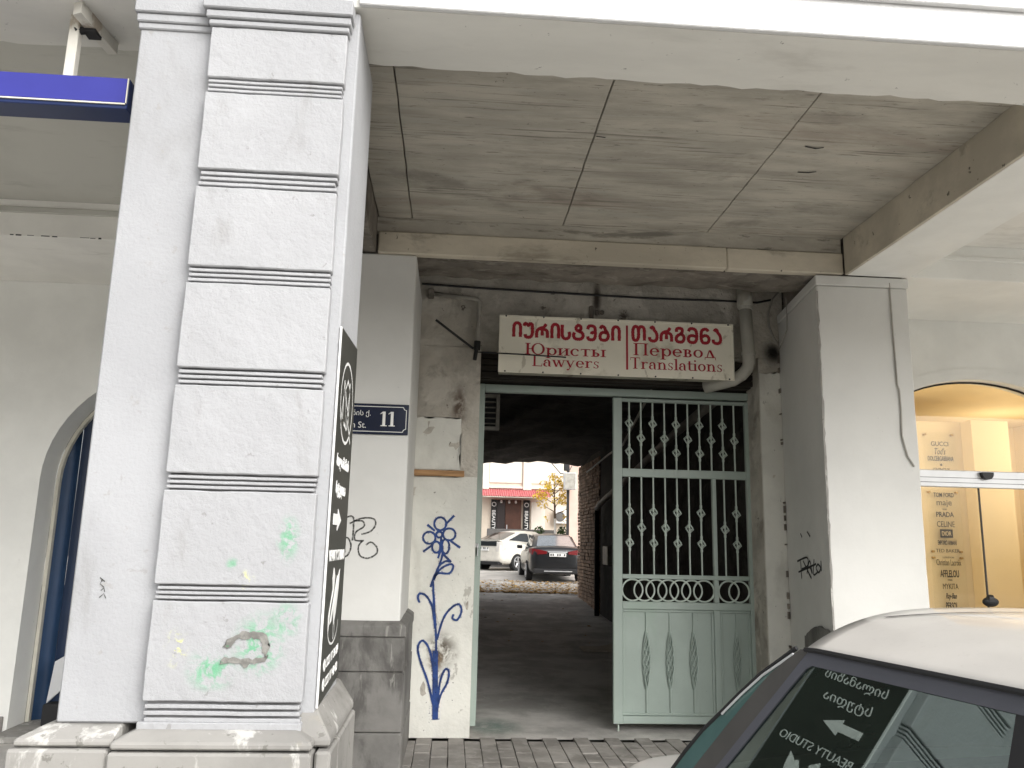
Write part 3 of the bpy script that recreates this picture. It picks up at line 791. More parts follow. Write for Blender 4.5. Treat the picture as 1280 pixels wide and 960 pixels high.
for s in [[(-0.787,6.097,1.761),(-0.777,6.097,1.763),(-0.764,6.097,1.768),(-0.749,6.097,1.773),(-0.735,6.097,1.775),(-0.726,6.097,1.771),(-0.72,6.097,1.762),(-0.718,6.097,1.748),(-0.717,6.097,1.73),(-0.717,6.097,1.712),(-0.716,6.097,1.694),(-0.716,6.097,1.675),(-0.717,6.097,1.653),(-0.718,6.097,1.631),(-0.719,6.097,1.612),(-0.72,6.097,1.599)],[(-0.745,6.097,1.721),(-0.735,6.097,1.726),(-0.72,6.097,1.735),(-0.703,6.097,1.744),(-0.685,6.097,1.753),(-0.668,6.097,1.759),(-0.65,6.097,1.762),(-0.631,6.097,1.765),(-0.611,6.097,1.765),(-0.594,6.097,1.764),(-0.581,6.097,1.761),(-0.571,6.097,1.756),(-0.565,6.097,1.749),(-0.56,6.097,1.74),(-0.558,6.097,1.73),(-0.558,6.097,1.721),(-0.56,6.097,1.711),(-0.565,6.097,1.7),(-0.572,6.097,1.689),(-0.58,6.097,1.679),(-0.59,6.097,1.67),(-0.602,6.097,1.663),(-0.617,6.097,1.657),(-0.633,6.097,1.652),(-0.647,6.097,1.649),(-0.657,6.097,1.646)],[(-0.719,6.097,1.74),(-0.71,6.097,1.74),(-0.696,6.097,1.742),(-0.68,6.097,1.743),(-0.666,6.097,1.743),(-0.655,6.097,1.741),(-0.648,6.097,1.736),(-0.643,6.097,1.729),(-0.64,6.097,1.72),(-0.639,6.097,1.711),(-0.642,6.097,1.703),(-0.649,6.097,1.695),(-0.661,6.097,1.687),(-0.675,6.097,1.679),(-0.688,6.097,1.67),(-0.696,6.097,1.661),(-0.701,6.097,1.649),(-0.705,6.097,1.636),(-0.706,6.097,1.624),(-0.704,6.097,1.612),(-0.7,6.097,1.604),(-0.69,6.097,1.6),(-0.676,6.097,1.599),(-0.66,6.097,1.599),(-0.646,6.097,1.601),(-0.636,6.097,1.601)],[(-0.645,6.097,1.601),(-0.65,6.097,1.595),(-0.657,6.097,1.587),(-0.664,6.097,1.577),(-0.671,6.097,1.566),(-0.674,6.097,1.555),(-0.674,6.097,1.543),(-0.673,6.097,1.529),(-0.669,6.097,1.515),(-0.664,6.097,1.502),(-0.657,6.097,1.493),(-0.647,6.097,1.486),(-0.635,6.097,1.481),(-0.621,6.097,1.478),(-0.608,6.097,1.477),(-0.595,6.097,1.478),(-0.583,6.097,1.482),(-0.57,6.097,1.488),(-0.557,6.097,1.496),(-0.547,6.097,1.505),(-0.54,6.097,1.513),(-0.536,6.097,1.522),(-0.535,6.097,1.531),(-0.536,6.097,1.54),(-0.538,6.097,1.55),(-0.542,6.097,1.558),(-0.549,6.097,1.566),(-0.557,6.097,1.575),(-0.567,6.097,1.582),(-0.576,6.097,1.588),(-0.585,6.097,1.591),(-0.593,6.097,1.59),(-0.602,6.097,1.585),(-0.609,6.097,1.579),(-0.616,6.097,1.574),(-0.62,6.097,1.57)],[(-0.804,6.097,1.606),(-0.797,6.097,1.609),(-0.787,6.097,1.614),(-0.776,6.097,1.618),(-0.764,6.097,1.62),(-0.755,6.097,1.619),(-0.747,6.097,1.612),(-0.74,6.097,1.602),(-0.734,6.097,1.589),(-0.729,6.097,1.576),(-0.727,6.097,1.563),(-0.727,6.097,1.549),(-0.73,6.097,1.534),(-0.735,6.097,1.519),(-0.741,6.097,1.506),(-0.748,6.097,1.495),(-0.756,6.097,1.488),(-0.767,6.097,1.483),(-0.779,6.097,1.48),(-0.789,6.097,1.478),(-0.796,6.097,1.476)],[(-0.775,6.097,1.58),(-0.769,6.097,1.513)]]: ribbon(b, s, 0.012, (0, -1, 0))
build('graffiti_tag', b, m_black_spray, lp)

rp = make_pier(2.845, 3.60, 'white pier with hanging cable beside the shop window', 0.0)
b = new(); prism(b, [(2.845, 6.10), (3.60, 6.10), (3.60, 7.277), (3.00, 7.277)], 'z', 0.0, 3.70)
bmesh.ops.bevel(b, geom=list(b.edges), offset=0.009, segments=1, affect='EDGES')
build('shaft', wobble(b, 0.004, 0.16, 3.0), m_pier, rp)
b = new(); prism(b, [(2.836, 6.088), (3.608, 6.088), (3.608, 7.277), (2.993, 7.277)], 'z', 3.702, 3.782)
bmesh.ops.bevel(b, geom=list(b.edges), offset=0.005, segments=1, affect='EDGES')
build('cap_band', b, m_pier, rp)
b = new()
prism(b, ragged(6.09, 6.80, 0.0, 1.02, 0.012, 12, 'rt'), 'x', -0.016, 0.004)
for v in b.verts:
    v.co.x += 2.845 + 0.1317 * (v.co.y - 6.10)
    if v.co.y > 6.5 and v.co.z > 0.5: v.co.z -= (v.co.y - 6.5) * 0.35
build('mortar_base', b, m_darkstone, rp)
b = new()
for s in [[(2.943,6.8669,1.5317),(2.9413,6.8542,1.3717)],[(2.9561,6.9663,1.511),(2.9502,6.9214,1.5179),(2.9416,6.8562,1.5284),(2.9323,6.7853,1.5391),(2.924,6.7223,1.5466),(2.9183,6.6796,1.5478),(2.9155,6.6582,1.5407),(2.9143,6.6491,1.5274),(2.9144,6.6498,1.5112),(2.9155,6.6581,1.4953),(2.9173,6.6719,1.4827),(2.9206,6.6968,1.4736),(2.9255,6.7344,1.4656),(2.9311,6.7767,1.4589),(2.9362,6.8155,1.4534),(2.9397,6.842,1.4493)],[(2.921,6.7002,1.4168),(2.9194,6.6876,1.4347),(2.917,6.6696,1.4619),(2.9143,6.6491,1.4906),(2.9117,6.6291,1.5135),(2.9095,6.6124,1.5229),(2.9076,6.5978,1.5134),(2.9057,6.5836,1.4899),(2.9041,6.5713,1.4612),(2.9029,6.5625,1.4356),(2.9024,6.5586,1.4215),(2.9027,6.5606,1.422),(2.9036,6.5674,1.4314),(2.9049,6.5778,1.4451),(2.9066,6.5903,1.4583),(2.9083,6.6037,1.4663),(2.9105,6.6201,1.4681),(2.9132,6.6406,1.4667),(2.916,6.6618,1.4638),(2.9185,6.6806,1.4606),(2.9202,6.6936,1.4587)],[(2.8932,6.4889,1.5379),(2.8942,6.4964,1.5193),(2.8958,6.5084,1.4916),(2.8973,6.5203,1.4612),(2.8983,6.5274,1.4343),(2.898,6.525,1.4176),(2.8958,6.5086,1.4136),(2.8922,6.4815,1.4181),(2.8882,6.4506,1.427),(2.8845,6.4225,1.4362),(2.882,6.4038,1.4417)],[(2.8808,6.3943,1.5019),(2.8794,6.3841,1.4981),(2.8774,6.3687,1.4929),(2.8752,6.3523,1.4867),(2.8735,6.3392,1.4801),(2.8728,6.3336,1.4735),(2.8732,6.337,1.4657),(2.8745,6.3468,1.4563),(2.8763,6.3603,1.4472),(2.8782,6.3749,1.4402),(2.8799,6.3881,1.4372),(2.8817,6.4017,1.4393),(2.8838,6.4175,1.4455),(2.8858,6.4326,1.4538),(2.8873,6.4441,1.4627),(2.888,6.449,1.4704),(2.8874,6.4446,1.4774),(2.8858,6.4328,1.4847),(2.8838,6.4177,1.4917),(2.882,6.4035,1.4977),(2.8808,6.3943,1.5019)],[(2.9334,6.7937,1.5196),(2.9055,6.5821,1.3824)],[(2.9528,6.9414,1.4222),(2.8873,6.4442,1.5008)],[(2.8706,6.3168,1.5283),(2.8711,6.3213,1.4492)],[(2.9386,6.8337,1.7448),(2.9331,6.7917,1.7119)],[(2.914,6.6467,1.758),(2.9032,6.5646,1.715)]]: ribbon(b, s, 0.016, (-0.9914, 0.1306, 0))
build('graffiti_tag', b, m_blackest, rp)
b = new()
tube(b, [(3.45, 6.092, 3.74), (3.452, 6.09, 3.3), (3.458, 6.09, 2.9), (3.47, 6.088, 2.86), (3.475, 6.09, 2.70), (3.465, 6.088, 2.50), (3.50, 6.088, 2.34), (3.55, 6.09, 2.26)], 0.007, 6)
build('loose_cable', b, m_conduit, rp)

b = new()
rr0 = random.Random(21)
z = 0.5
while z < 3.4:
    L = rr0.uniform(0.01, 0.07)
    if rr0.random() < 0.36:
        w0 = rr0.uniform(0.002, 0.007)
        box(b, 2.985 - w0, 2.985 + w0 * 0.5, 7.235, 7.276, z, z + L)
    z += L + rr0.uniform(0.005, 0.05)
cr_ = build('crack', b, m_beamdark, rp); cr_['kind'] = 'stuff'
b = new()
pts0 = []
z = 0.9
while z < 3.68:
    pts0.append((2.843, 6.0985, z)); z += 0.05
A_ = [(x - 0.003 + rr0.uniform(-.004, .002), y - 0.0015, z) for x, y, z in pts0]
B_ = [(x + 0.009 + rr0.uniform(-.006, .008), y - 0.0015, z) for x, y, z in pts0]
strip(b, A_, B_)
build('worn_corner', b, m_stone, rp)
# ================================================================ GATE WALL
gw = thing('gate_wall', (1.2, 7.4, 0), 'weathered patched plaster wall around the green gate', 'wall')
XO0, XO1, ZO = 0.205, 2.80, 3.365
def rough_panel(x0, x1, z0, z1, seed, amp=0.012, step=0.05):
    rr = random.Random(seed)
    nx = max(2, int((x1 - x0) / step)); nz = max(2, int((z1 - z0) / step))
    b = new()
    ph = [rr.uniform(0, 6) for _ in range(6)]
    def f(u, v):
        x = x0 + (x1 - x0) * u; z = z0 + (z1 - z0) * v
        d = math.sin(x * 5 + ph[0] + z * 3) * math.sin(z * 6 + ph[1]) + 0.6 * math.sin(x * 14 + ph[2]) * math.sin(z * 17 + ph[3]) + rr.uniform(-.6, .6)
        e = min(u, 1 - u, v, 1 - v)
        return (x, 7.285 - amp * d * (1 if e > 0.001 else 0.3) * 0.5, z)
    grid(b, f, nx, nz)
    return b
def wallpiece(x0, x1, z0, z1, seed):
    b = rough_panel(x0, x1, z0, z1, seed)
    box(b, x0, x1, 7.30, 7.62, z0, z1)
    return b
build('wall_face', wallpiece(-0.45, XO0, 0.0, 3.36, 1), m_rough, gw)
build('wall_face', wallpiece(-0.45, 3.05, 3.365, 4.19, 2), m_rough, gw)
build('wall_face', wallpiece(XO1, 3.05, 0.0, 3.36, 3), m_rough, gw)
b = new(); prism(b, ragged(-0.40, XO0 - 0.002, 0.0, 2.172, 0.006, 5, 't'), 'y', 7.277, 7.30)
build('painted_patch', b, m_patch, gw)
b = new(); prism(b, ragged(-0.40, 0.045, 2.235, 2.695, 0.012, 6, 'rt'), 'y', 7.277, 7.30)
build('painted_patch', b, m_patch, gw)
# painted strip right of the gate, chipped at its head
b = new(); prism(b, ragged(2.803, 3.01, 0.0, 3.22, 0.014, 8, 't'), 'y', 7.276, 7.30)
build('painted_patch', b, m_patch, gw)
build('lintel_plank', bx(XO0, XO1, 7.50, 7.62, 3.11, 3.36), m_wooddark, gw)
for k in range(4):
    build('lintel_plank', bx(XO0, XO1, 7.44, 7.498, 3.12 + k * 0.06, 3.172 + k * 0.06, 0.004), m_wooddark, gw)
b = new()
for k in range(3):
    box(b, 1.20 + k * 0.05, 1.24 + k * 0.05, 7.262, 7.29, 3.66 + 0.05 * k, 3.80 - 0.04 * k, 0.01)
build('broken_plaster', b, m_beamdark, gw)
FLOWER = [[(-0.054,7.276,1.762),(-0.056,7.276,1.745),(-0.063,7.276,1.729),(-0.074,7.276,1.717),(-0.089,7.276,1.708),(-0.105,7.276,1.705),(-0.121,7.276,1.708),(-0.136,7.276,1.715),(-0.148,7.276,1.727),(-0.156,7.276,1.743),(-0.159,7.276,1.76),(-0.157,7.276,1.777),(-0.15,7.276,1.793),(-0.139,7.276,1.806),(-0.125,7.276,1.814),(-0.109,7.276,1.817),(-0.093,7.276,1.815),(-0.078,7.276,1.807),(-0.066,7.276,1.795),(-0.058,7.276,1.78),(-0.054,7.276,1.762)],[(-0.143,7.276,1.64),(-0.145,7.276,1.624),(-0.152,7.276,1.61),(-0.164,7.276,1.598),(-0.179,7.276,1.59),(-0.195,7.276,1.587),(-0.212,7.276,1.59),(-0.228,7.276,1.596),(-0.24,7.276,1.608),(-0.248,7.276,1.622),(-0.252,7.276,1.637),(-0.25,7.276,1.653),(-0.243,7.276,1.668),(-0.231,7.276,1.679),(-0.216,7.276,1.687),(-0.2,7.276,1.69),(-0.183,7.276,1.688),(-0.167,7.276,1.681),(-0.155,7.276,1.67),(-0.147,7.276,1.656),(-0.143,7.276,1.64)],[(0.03,7.276,1.673),(0.027,7.276,1.657),(0.02,7.276,1.642),(0.009,7.276,1.631),(-0.006,7.276,1.623),(-0.023,7.276,1.62),(-0.04,7.276,1.622),(-0.055,7.276,1.629),(-0.068,7.276,1.64),(-0.076,7.276,1.655),(-0.079,7.276,1.67),(-0.077,7.276,1.686),(-0.07,7.276,1.701),(-0.058,7.276,1.713),(-0.044,7.276,1.72),(-0.027,7.276,1.723),(-0.01,7.276,1.721),(0.006,7.276,1.714),(0.018,7.276,1.703),(0.026,7.276,1.689),(0.03,7.276,1.673)],[(-0.098,7.276,1.561),(-0.099,7.276,1.546),(-0.103,7.276,1.532),(-0.111,7.276,1.522),(-0.121,7.276,1.515),(-0.132,7.276,1.512),(-0.143,7.276,1.514),(-0.153,7.276,1.521),(-0.161,7.276,1.531),(-0.167,7.276,1.544),(-0.169,7.276,1.559),(-0.168,7.276,1.574),(-0.164,7.276,1.588),(-0.156,7.276,1.598),(-0.146,7.276,1.605),(-0.135,7.276,1.608),(-0.124,7.276,1.606),(-0.114,7.276,1.599),(-0.106,7.276,1.589),(-0.1,7.276,1.576),(-0.098,7.276,1.561)],[(-0.021,7.276,1.568),(-0.022,7.276,1.549),(-0.026,7.276,1.531),(-0.033,7.276,1.518),(-0.041,7.276,1.509),(-0.051,7.276,1.505),(-0.061,7.276,1.508),(-0.071,7.276,1.517),(-0.078,7.276,1.53),(-0.084,7.276,1.547),(-0.086,7.276,1.566),(-0.085,7.276,1.586),(-0.081,7.276,1.603),(-0.075,7.276,1.617),(-0.066,7.276,1.626),(-0.056,7.276,1.629),(-0.046,7.276,1.626),(-0.036,7.276,1.618),(-0.029,7.276,1.604),(-0.023,7.276,1.587),(-0.021,7.276,1.568)],[(-0.086,7.276,1.668),(-0.087,7.276,1.66),(-0.09,7.276,1.653),(-0.096,7.276,1.647),(-0.103,7.276,1.643),(-0.111,7.276,1.642),(-0.119,7.276,1.643),(-0.126,7.276,1.646),(-0.132,7.276,1.652),(-0.136,7.276,1.659),(-0.138,7.276,1.667),(-0.137,7.276,1.675),(-0.133,7.276,1.682),(-0.128,7.276,1.688),(-0.121,7.276,1.692),(-0.113,7.276,1.693),(-0.105,7.276,1.692),(-0.097,7.276,1.689),(-0.091,7.276,1.683),(-0.087,7.276,1.676),(-0.086,7.276,1.668)],[(-0.061,7.276,1.755),(0.013,7.276,1.836)],[(-0.151,7.276,1.699),(-0.219,7.276,1.751)],[(-0.246,7.276,1.518),(-0.163,7.276,1.581)],[(-0.012,7.276,1.616),(0.075,7.276,1.559)],[(-0.094,7.276,1.641),(-0.097,7.276,1.523),(-0.115,7.276,1.465)],[(-0.091,7.276,1.63),(-0.088,7.276,1.613),(-0.085,7.276,1.587),(-0.081,7.276,1.558),(-0.079,7.276,1.528),(-0.078,7.276,1.503),(-0.08,7.276,1.482),(-0.084,7.276,1.462),(-0.089,7.276,1.444),(-0.095,7.276,1.426),(-0.101,7.276,1.407),(-0.109,7.276,1.386),(-0.119,7.276,1.364),(-0.128,7.276,1.341),(-0.138,7.276,1.32),(-0.146,7.276,1.3),(-0.152,7.276,1.281),(-0.158,7.276,1.263),(-0.162,7.276,1.246),(-0.166,7.276,1.231),(-0.169,7.276,1.221)],[(-0.145,7.276,1.29),(-0.138,7.276,1.302),(-0.128,7.276,1.32),(-0.116,7.276,1.34),(-0.103,7.276,1.36),(-0.089,7.276,1.375),(-0.074,7.276,1.387),(-0.057,7.276,1.398),(-0.039,7.276,1.407),(-0.023,7.276,1.413),(-0.01,7.276,1.417),(0.0,7.276,1.418),(0.009,7.276,1.416),(0.015,7.276,1.412),(0.019,7.276,1.406),(0.02,7.276,1.399),(0.019,7.276,1.389),(0.015,7.276,1.375),(0.008,7.276,1.361),(-0.001,7.276,1.349),(-0.012,7.276,1.34),(-0.029,7.276,1.337),(-0.05,7.276,1.338),(-0.072,7.276,1.34),(-0.093,7.276,1.341),(-0.109,7.276,1.338),(-0.121,7.276,1.329),(-0.13,7.276,1.316),(-0.136,7.276,1.301),(-0.141,7.276,1.288),(-0.145,7.276,1.279)],[(-0.078,7.276,1.508),(0.0,7.276,1.435)],[(-0.101,7.276,1.407),(-0.094,7.276,1.412),(-0.083,7.276,1.42),(-0.071,7.276,1.429),(-0.059,7.276,1.437),(-0.049,7.276,1.442),(-0.04,7.276,1.443),(-0.031,7.276,1.443),(-0.022,7.276,1.441),(-0.016,7.276,1.439),(-0.011,7.276,1.438)],[(-0.15,7.276,1.269),(-0.148,7.276,1.25),(-0.146,7.276,1.224),(-0.144,7.276,1.192),(-0.141,7.276,1.158),(-0.138,7.276,1.123),(-0.135,7.276,1.082),(-0.13,7.276,1.034),(-0.126,7.276,0.986),(-0.122,7.276,0.945),(-0.119,7.276,0.916)],[(-0.15,7.276,1.272),(-0.146,7.276,1.235),(-0.142,7.276,1.184),(-0.136,7.276,1.124),(-0.131,7.276,1.063),(-0.125,7.276,1.008),(-0.121,7.276,0.961),(-0.115,7.276,0.916),(-0.11,7.276,0.872),(-0.106,7.276,0.825),(-0.102,7.276,0.774),(-0.1,7.276,0.717),(-0.099,7.276,0.657),(-0.098,7.276,0.594),(-0.097,7.276,0.53),(-0.095,7.276,0.466),(-0.093,7.276,0.397),(-0.091,7.276,0.322),(-0.088,7.276,0.25),(-0.086,7.276,0.187),(-0.085,7.276,0.144)],[(-0.115,7.276,0.878),(-0.119,7.276,0.904),(-0.125,7.276,0.942),(-0.132,7.276,0.985),(-0.14,7.276,1.027),(-0.149,7.276,1.06),(-0.159,7.276,1.086),(-0.171,7.276,1.107),(-0.183,7.276,1.125),(-0.195,7.276,1.14),(-0.207,7.276,1.151),(-0.219,7.276,1.16),(-0.232,7.276,1.164),(-0.244,7.276,1.166),(-0.254,7.276,1.166),(-0.262,7.276,1.164),(-0.267,7.276,1.159),(-0.27,7.276,1.151),(-0.271,7.276,1.142),(-0.272,7.276,1.132),(-0.271,7.276,1.124),(-0.269,7.276,1.116),(-0.266,7.276,1.108),(-0.262,7.276,1.101),(-0.258,7.276,1.094),(-0.256,7.276,1.09)],[(-0.098,7.276,0.787),(-0.091,7.276,0.811),(-0.083,7.276,0.846),(-0.073,7.276,0.886),(-0.062,7.276,0.925),(-0.05,7.276,0.957),(-0.039,7.276,0.982),(-0.026,7.276,1.003),(-0.013,7.276,1.021),(0.0,7.276,1.036),(0.014,7.276,1.05),(0.028,7.276,1.062),(0.042,7.276,1.072),(0.057,7.276,1.079),(0.07,7.276,1.083),(0.081,7.276,1.083),(0.089,7.276,1.077),(0.096,7.276,1.067),(0.101,7.276,1.054),(0.104,7.276,1.039),(0.104,7.276,1.025),(0.101,7.276,1.011),(0.096,7.276,0.994),(0.088,7.276,0.977),(0.079,7.276,0.963),(0.071,7.276,0.954),(0.063,7.276,0.95),(0.053,7.276,0.951),(0.044,7.276,0.954),(0.036,7.276,0.959),(0.031,7.276,0.964),(0.029,7.276,0.97),(0.03,7.276,0.978),(0.033,7.276,0.987),(0.036,7.276,0.995),(0.037,7.276,1.0)],[(-0.087,7.276,0.189),(-0.096,7.276,0.224),(-0.11,7.276,0.274),(-0.126,7.276,0.332),(-0.142,7.276,0.39),(-0.158,7.276,0.44),(-0.174,7.276,0.484),(-0.192,7.276,0.525),(-0.209,7.276,0.564),(-0.224,7.276,0.599),(-0.236,7.276,0.631),(-0.244,7.276,0.658),(-0.25,7.276,0.681),(-0.254,7.276,0.701),(-0.255,7.276,0.718),(-0.254,7.276,0.733),(-0.249,7.276,0.748),(-0.242,7.276,0.761),(-0.233,7.276,0.772),(-0.223,7.276,0.778),(-0.213,7.276,0.778),(-0.202,7.276,0.771),(-0.189,7.276,0.759),(-0.176,7.276,0.742),(-0.164,7.276,0.721),(-0.153,7.276,0.696),(-0.143,7.276,0.668),(-0.135,7.276,0.635),(-0.127,7.276,0.599),(-0.12,7.276,0.559),(-0.113,7.276,0.517),(-0.107,7.276,0.467),(-0.102,7.276,0.409),(-0.097,7.276,0.35),(-0.093,7.276,0.299),(-0.09,7.276,0.264)],[(-0.075,7.276,0.239),(-0.073,7.276,0.268),(-0.07,7.276,0.31),(-0.067,7.276,0.358),(-0.062,7.276,0.404),(-0.057,7.276,0.441),(-0.051,7.276,0.47),(-0.044,7.276,0.495),(-0.036,7.276,0.516),(-0.028,7.276,0.532),(-0.021,7.276,0.544),(-0.013,7.276,0.55),(-0.005,7.276,0.551),(0.003,7.276,0.547),(0.01,7.276,0.541),(0.014,7.276,0.531),(0.016,7.276,0.519),(0.016,7.276,0.502),(0.014,7.276,0.483),(0.01,7.276,0.463),(0.004,7.276,0.442),(-0.005,7.276,0.421),(-0.017,7.276,0.4),(-0.03,7.276,0.377),(-0.042,7.276,0.353),(-0.053,7.276,0.327),(-0.06,7.276,0.297),(-0.066,7.276,0.262),(-0.071,7.276,0.227),(-0.075,7.276,0.197),(-0.078,7.276,0.176)],[(-0.107,7.276,0.697),(-0.085,7.276,0.144)]]
b = new()
for i, s in enumerate(FLOWER):
    wd = 0.0185 if i < 21 else 0.045
    ribbon(b, [(p[0], p[1] - 0.0002 * i, p[2]) for p in s], wd, (0, -1, 0))
build('graffiti_flower', b, m_blue_spray, gw)
b = new()
for i, s in enumerate(FLOWER):
    ribbon(b, [(p[0], p[1] + 0.0006, p[2]) for p in s], 0.034 if i < 21 else 0.065, (0, -1, 0))
ribbon(b, [(-0.135, 7.2745, 0.26), (-0.136, 7.2745, 0.12)], 0.012, (0, -1, 0))
build('overspray', b, m_blue_mist, gw)
tag(build('batten', bx(-0.392, 0.088, 7.235, 7.2765, 2.174, 2.226, 0.004), m_wood, origin=(-0.15, 7.25, 2.174)), 'short raw wooden batten fixed to the wall above the blue graffiti flower', 'batten')

cd = thing('conduit', (0.0, 7.2, 3.35), 'bent grey conduit pipe on the wall left of the sign', 'pipe')
b = new(); tube(b, [(-0.25, 7.225, 3.835), (0.08, 7.215, 3.805), (0.15, 7.213, 3.795), (0.178, 7.212, 3.77), (0.176, 7.212, 3.70), (0.168, 7.212, 3.40)], 0.022, 10)
build('pipe', b, m_conduit, cd, smooth=True)
build('wall_clip', bx(-0.30, -0.245, 7.20, 7.277, 3.80, 3.88, 0.006), m_beamdark, cd)
b = new(); tube(b, [(0.166, 7.212, 3.40), (0.163, 7.212, 3.32)], 0.03, 10); tube(b, [(0.160, 7.19, 3.33), (0.145, 7.18, 3.22)], 0.018, 8)
build('end_fitting', b, m_rubber, cd)
b = new(); tube(b, [(0.13, 7.21, 3.33), (-0.215, 7.10, 3.555)], 0.011, 6)
tag(build('iron_rod', b, m_black, origin=(-0.05, 7.2, 3.33)), 'thin black iron rod sticking up from the wall left of the sign', 'rod')
b = new(); tube(b, [(0.165, 7.05, 3.262), (0.55, 7.03, 3.252), (0.950, 7.01, 3.236)], 0.007, 6)
tag(build('iron_rod', b, m_black, origin=(0.5, 7.0, 3.28)), 'thin black iron rod lying across the lower left of the sign', 'rod')
b = new(); tube(b, [(-0.36, 7.262, 3.937), (0.3, 7.262, 3.918), (1.0, 7.262, 3.905), (1.8, 7.262, 3.893), (2.4, 7.262, 3.90), (2.80, 7.255, 3.895), (2.95, 7.25, 3.93)], 0.010, 6)
tag(build('wall_cable', b, m_black, origin=(1.2, 7.26, 3.9)), 'black cable running along the wall just under the beam', 'cable')
b = new(); tube(b, [(3.00, 7.22, 4.00), (2.93, 7.22, 3.92), (2.885, 7.22, 3.78), (2.89, 7.22, 3.66), (2.93, 7.22, 3.55), (2.96, 7.22, 3.50)], 0.010, 6)
tube(b, [(2.955, 6.96, 3.86), (2.945, 6.93, 3.70), (2.94, 6.93, 3.55), (2.92, 7.0, 3.45), (2.95, 7.15, 3.42)], 0.005, 6)
tag(build('looped_cable', b, m_conduit, origin=(2.8, 6.95, 3.4)), 'looping grey cables hanging beside the right pier and downpipe', 'cable')

# downpipe
dp = thing('downpipe', (2.62, 7.1, 3.2), 'grey plastic downpipe bending in over the gate, right of the sign', 'pipe')
b = new(); tube(b, [(2.622, 7.10, 3.86), (2.642, 7.10, 3.33), (2.645, 7.105, 3.27), (2.628, 7.12, 3.215), (2.585, 7.14, 3.165), (2.52, 7.18, 3.12), (2.30, 7.34, 3.075)], 0.057, 16)
build('pipe', b, m_pvc, dp, smooth=True)
b = new(); tube(b, [(2.618, 7.10, 3.99), (2.622, 7.10, 3.80)], 0.070, 16)
build('collar', b, m_pvc, dp, smooth=True)
for z in (3.80, 3.37):
    b = new(); tube(b, [(2.6255 + (3.80 - z) * .035, 7.10, z), (2.6255 + (3.80 - z) * .035, 7.10, z - 0.03)], 0.066, 16)
    build('ring', b, m_pvc, dp, smooth=False)

# ================================================================ SIGN OVER THE GATE
SY = 7.10
sg = thing('sign', (1.43, 7.18, 3.10), 'long cream sign with red lettering for lawyers and translations over the gate', 'sign')
X0, X1, Z0, Z1 = 0.355, 2.505, 3.100, 3.628
build('box', bx(X0 + .01, X1 - .01, SY + 0.012, SY + 0.16, Z0 + .01, Z1 - .01, 0.004), m_signframe, sg)
build('panel', bx(X0 + .02, X1 - .02, SY + 0.002, SY + 0.011, Z0 + .02, Z1 - .02), m_signpanel, sg)
b = new()
box(b, X0, X1, SY - 0.004, SY + 0.012, Z1 - 0.022, Z1, 0.002); box(b, X0, X1, SY - 0.004, SY + 0.012, Z0, Z0 + 0.022, 0.002)
box(b, X0, X0 + 0.022, SY - 0.0035, SY + 0.012, Z0 + .022, Z1 - .022, 0.002); box(b, X1 - 0.022, X1, SY - 0.0035, SY + 0.012, Z0 + .022, Z1 - .022, 0.002)
build('frame', b, m_signpanel, sg)
for k in range(7):
    x = X0 + 0.06 + k * 0.34
    for z in (Z0 + 0.010, Z1 - 0.010):
        b = new(); tube(b, [(x, SY - 0.003, z), (x, SY - 0.008, z)], 0.008, 6)
        build('rivet', b, m_black, sg)
LY = SY - 0.0003
build('divider', bx(1.508, 1.526, LY - 0.001, LY + 0.001, 3.165, 3.575), m_red, sg)
def cat(L, n=5):
    L = [Vector(q) for q in L]
    out = []
    for i in range(len(L) - 1):
        p0, p1, p2, p3 = L[max(i - 1, 0)], L[i], L[i + 1], L[min(i + 2, len(L) - 1)]
        for k in range(n):
            t = k / n
            out.append(0.5 * (2 * p1 + (p2 - p0) * t + (2 * p0 - 5 * p1 + 4 * p2 - p3) * t * t + (3 * p1 - p0 - 3 * p2 + p3) * t ** 3))
    out.append(L[-1])
    return out
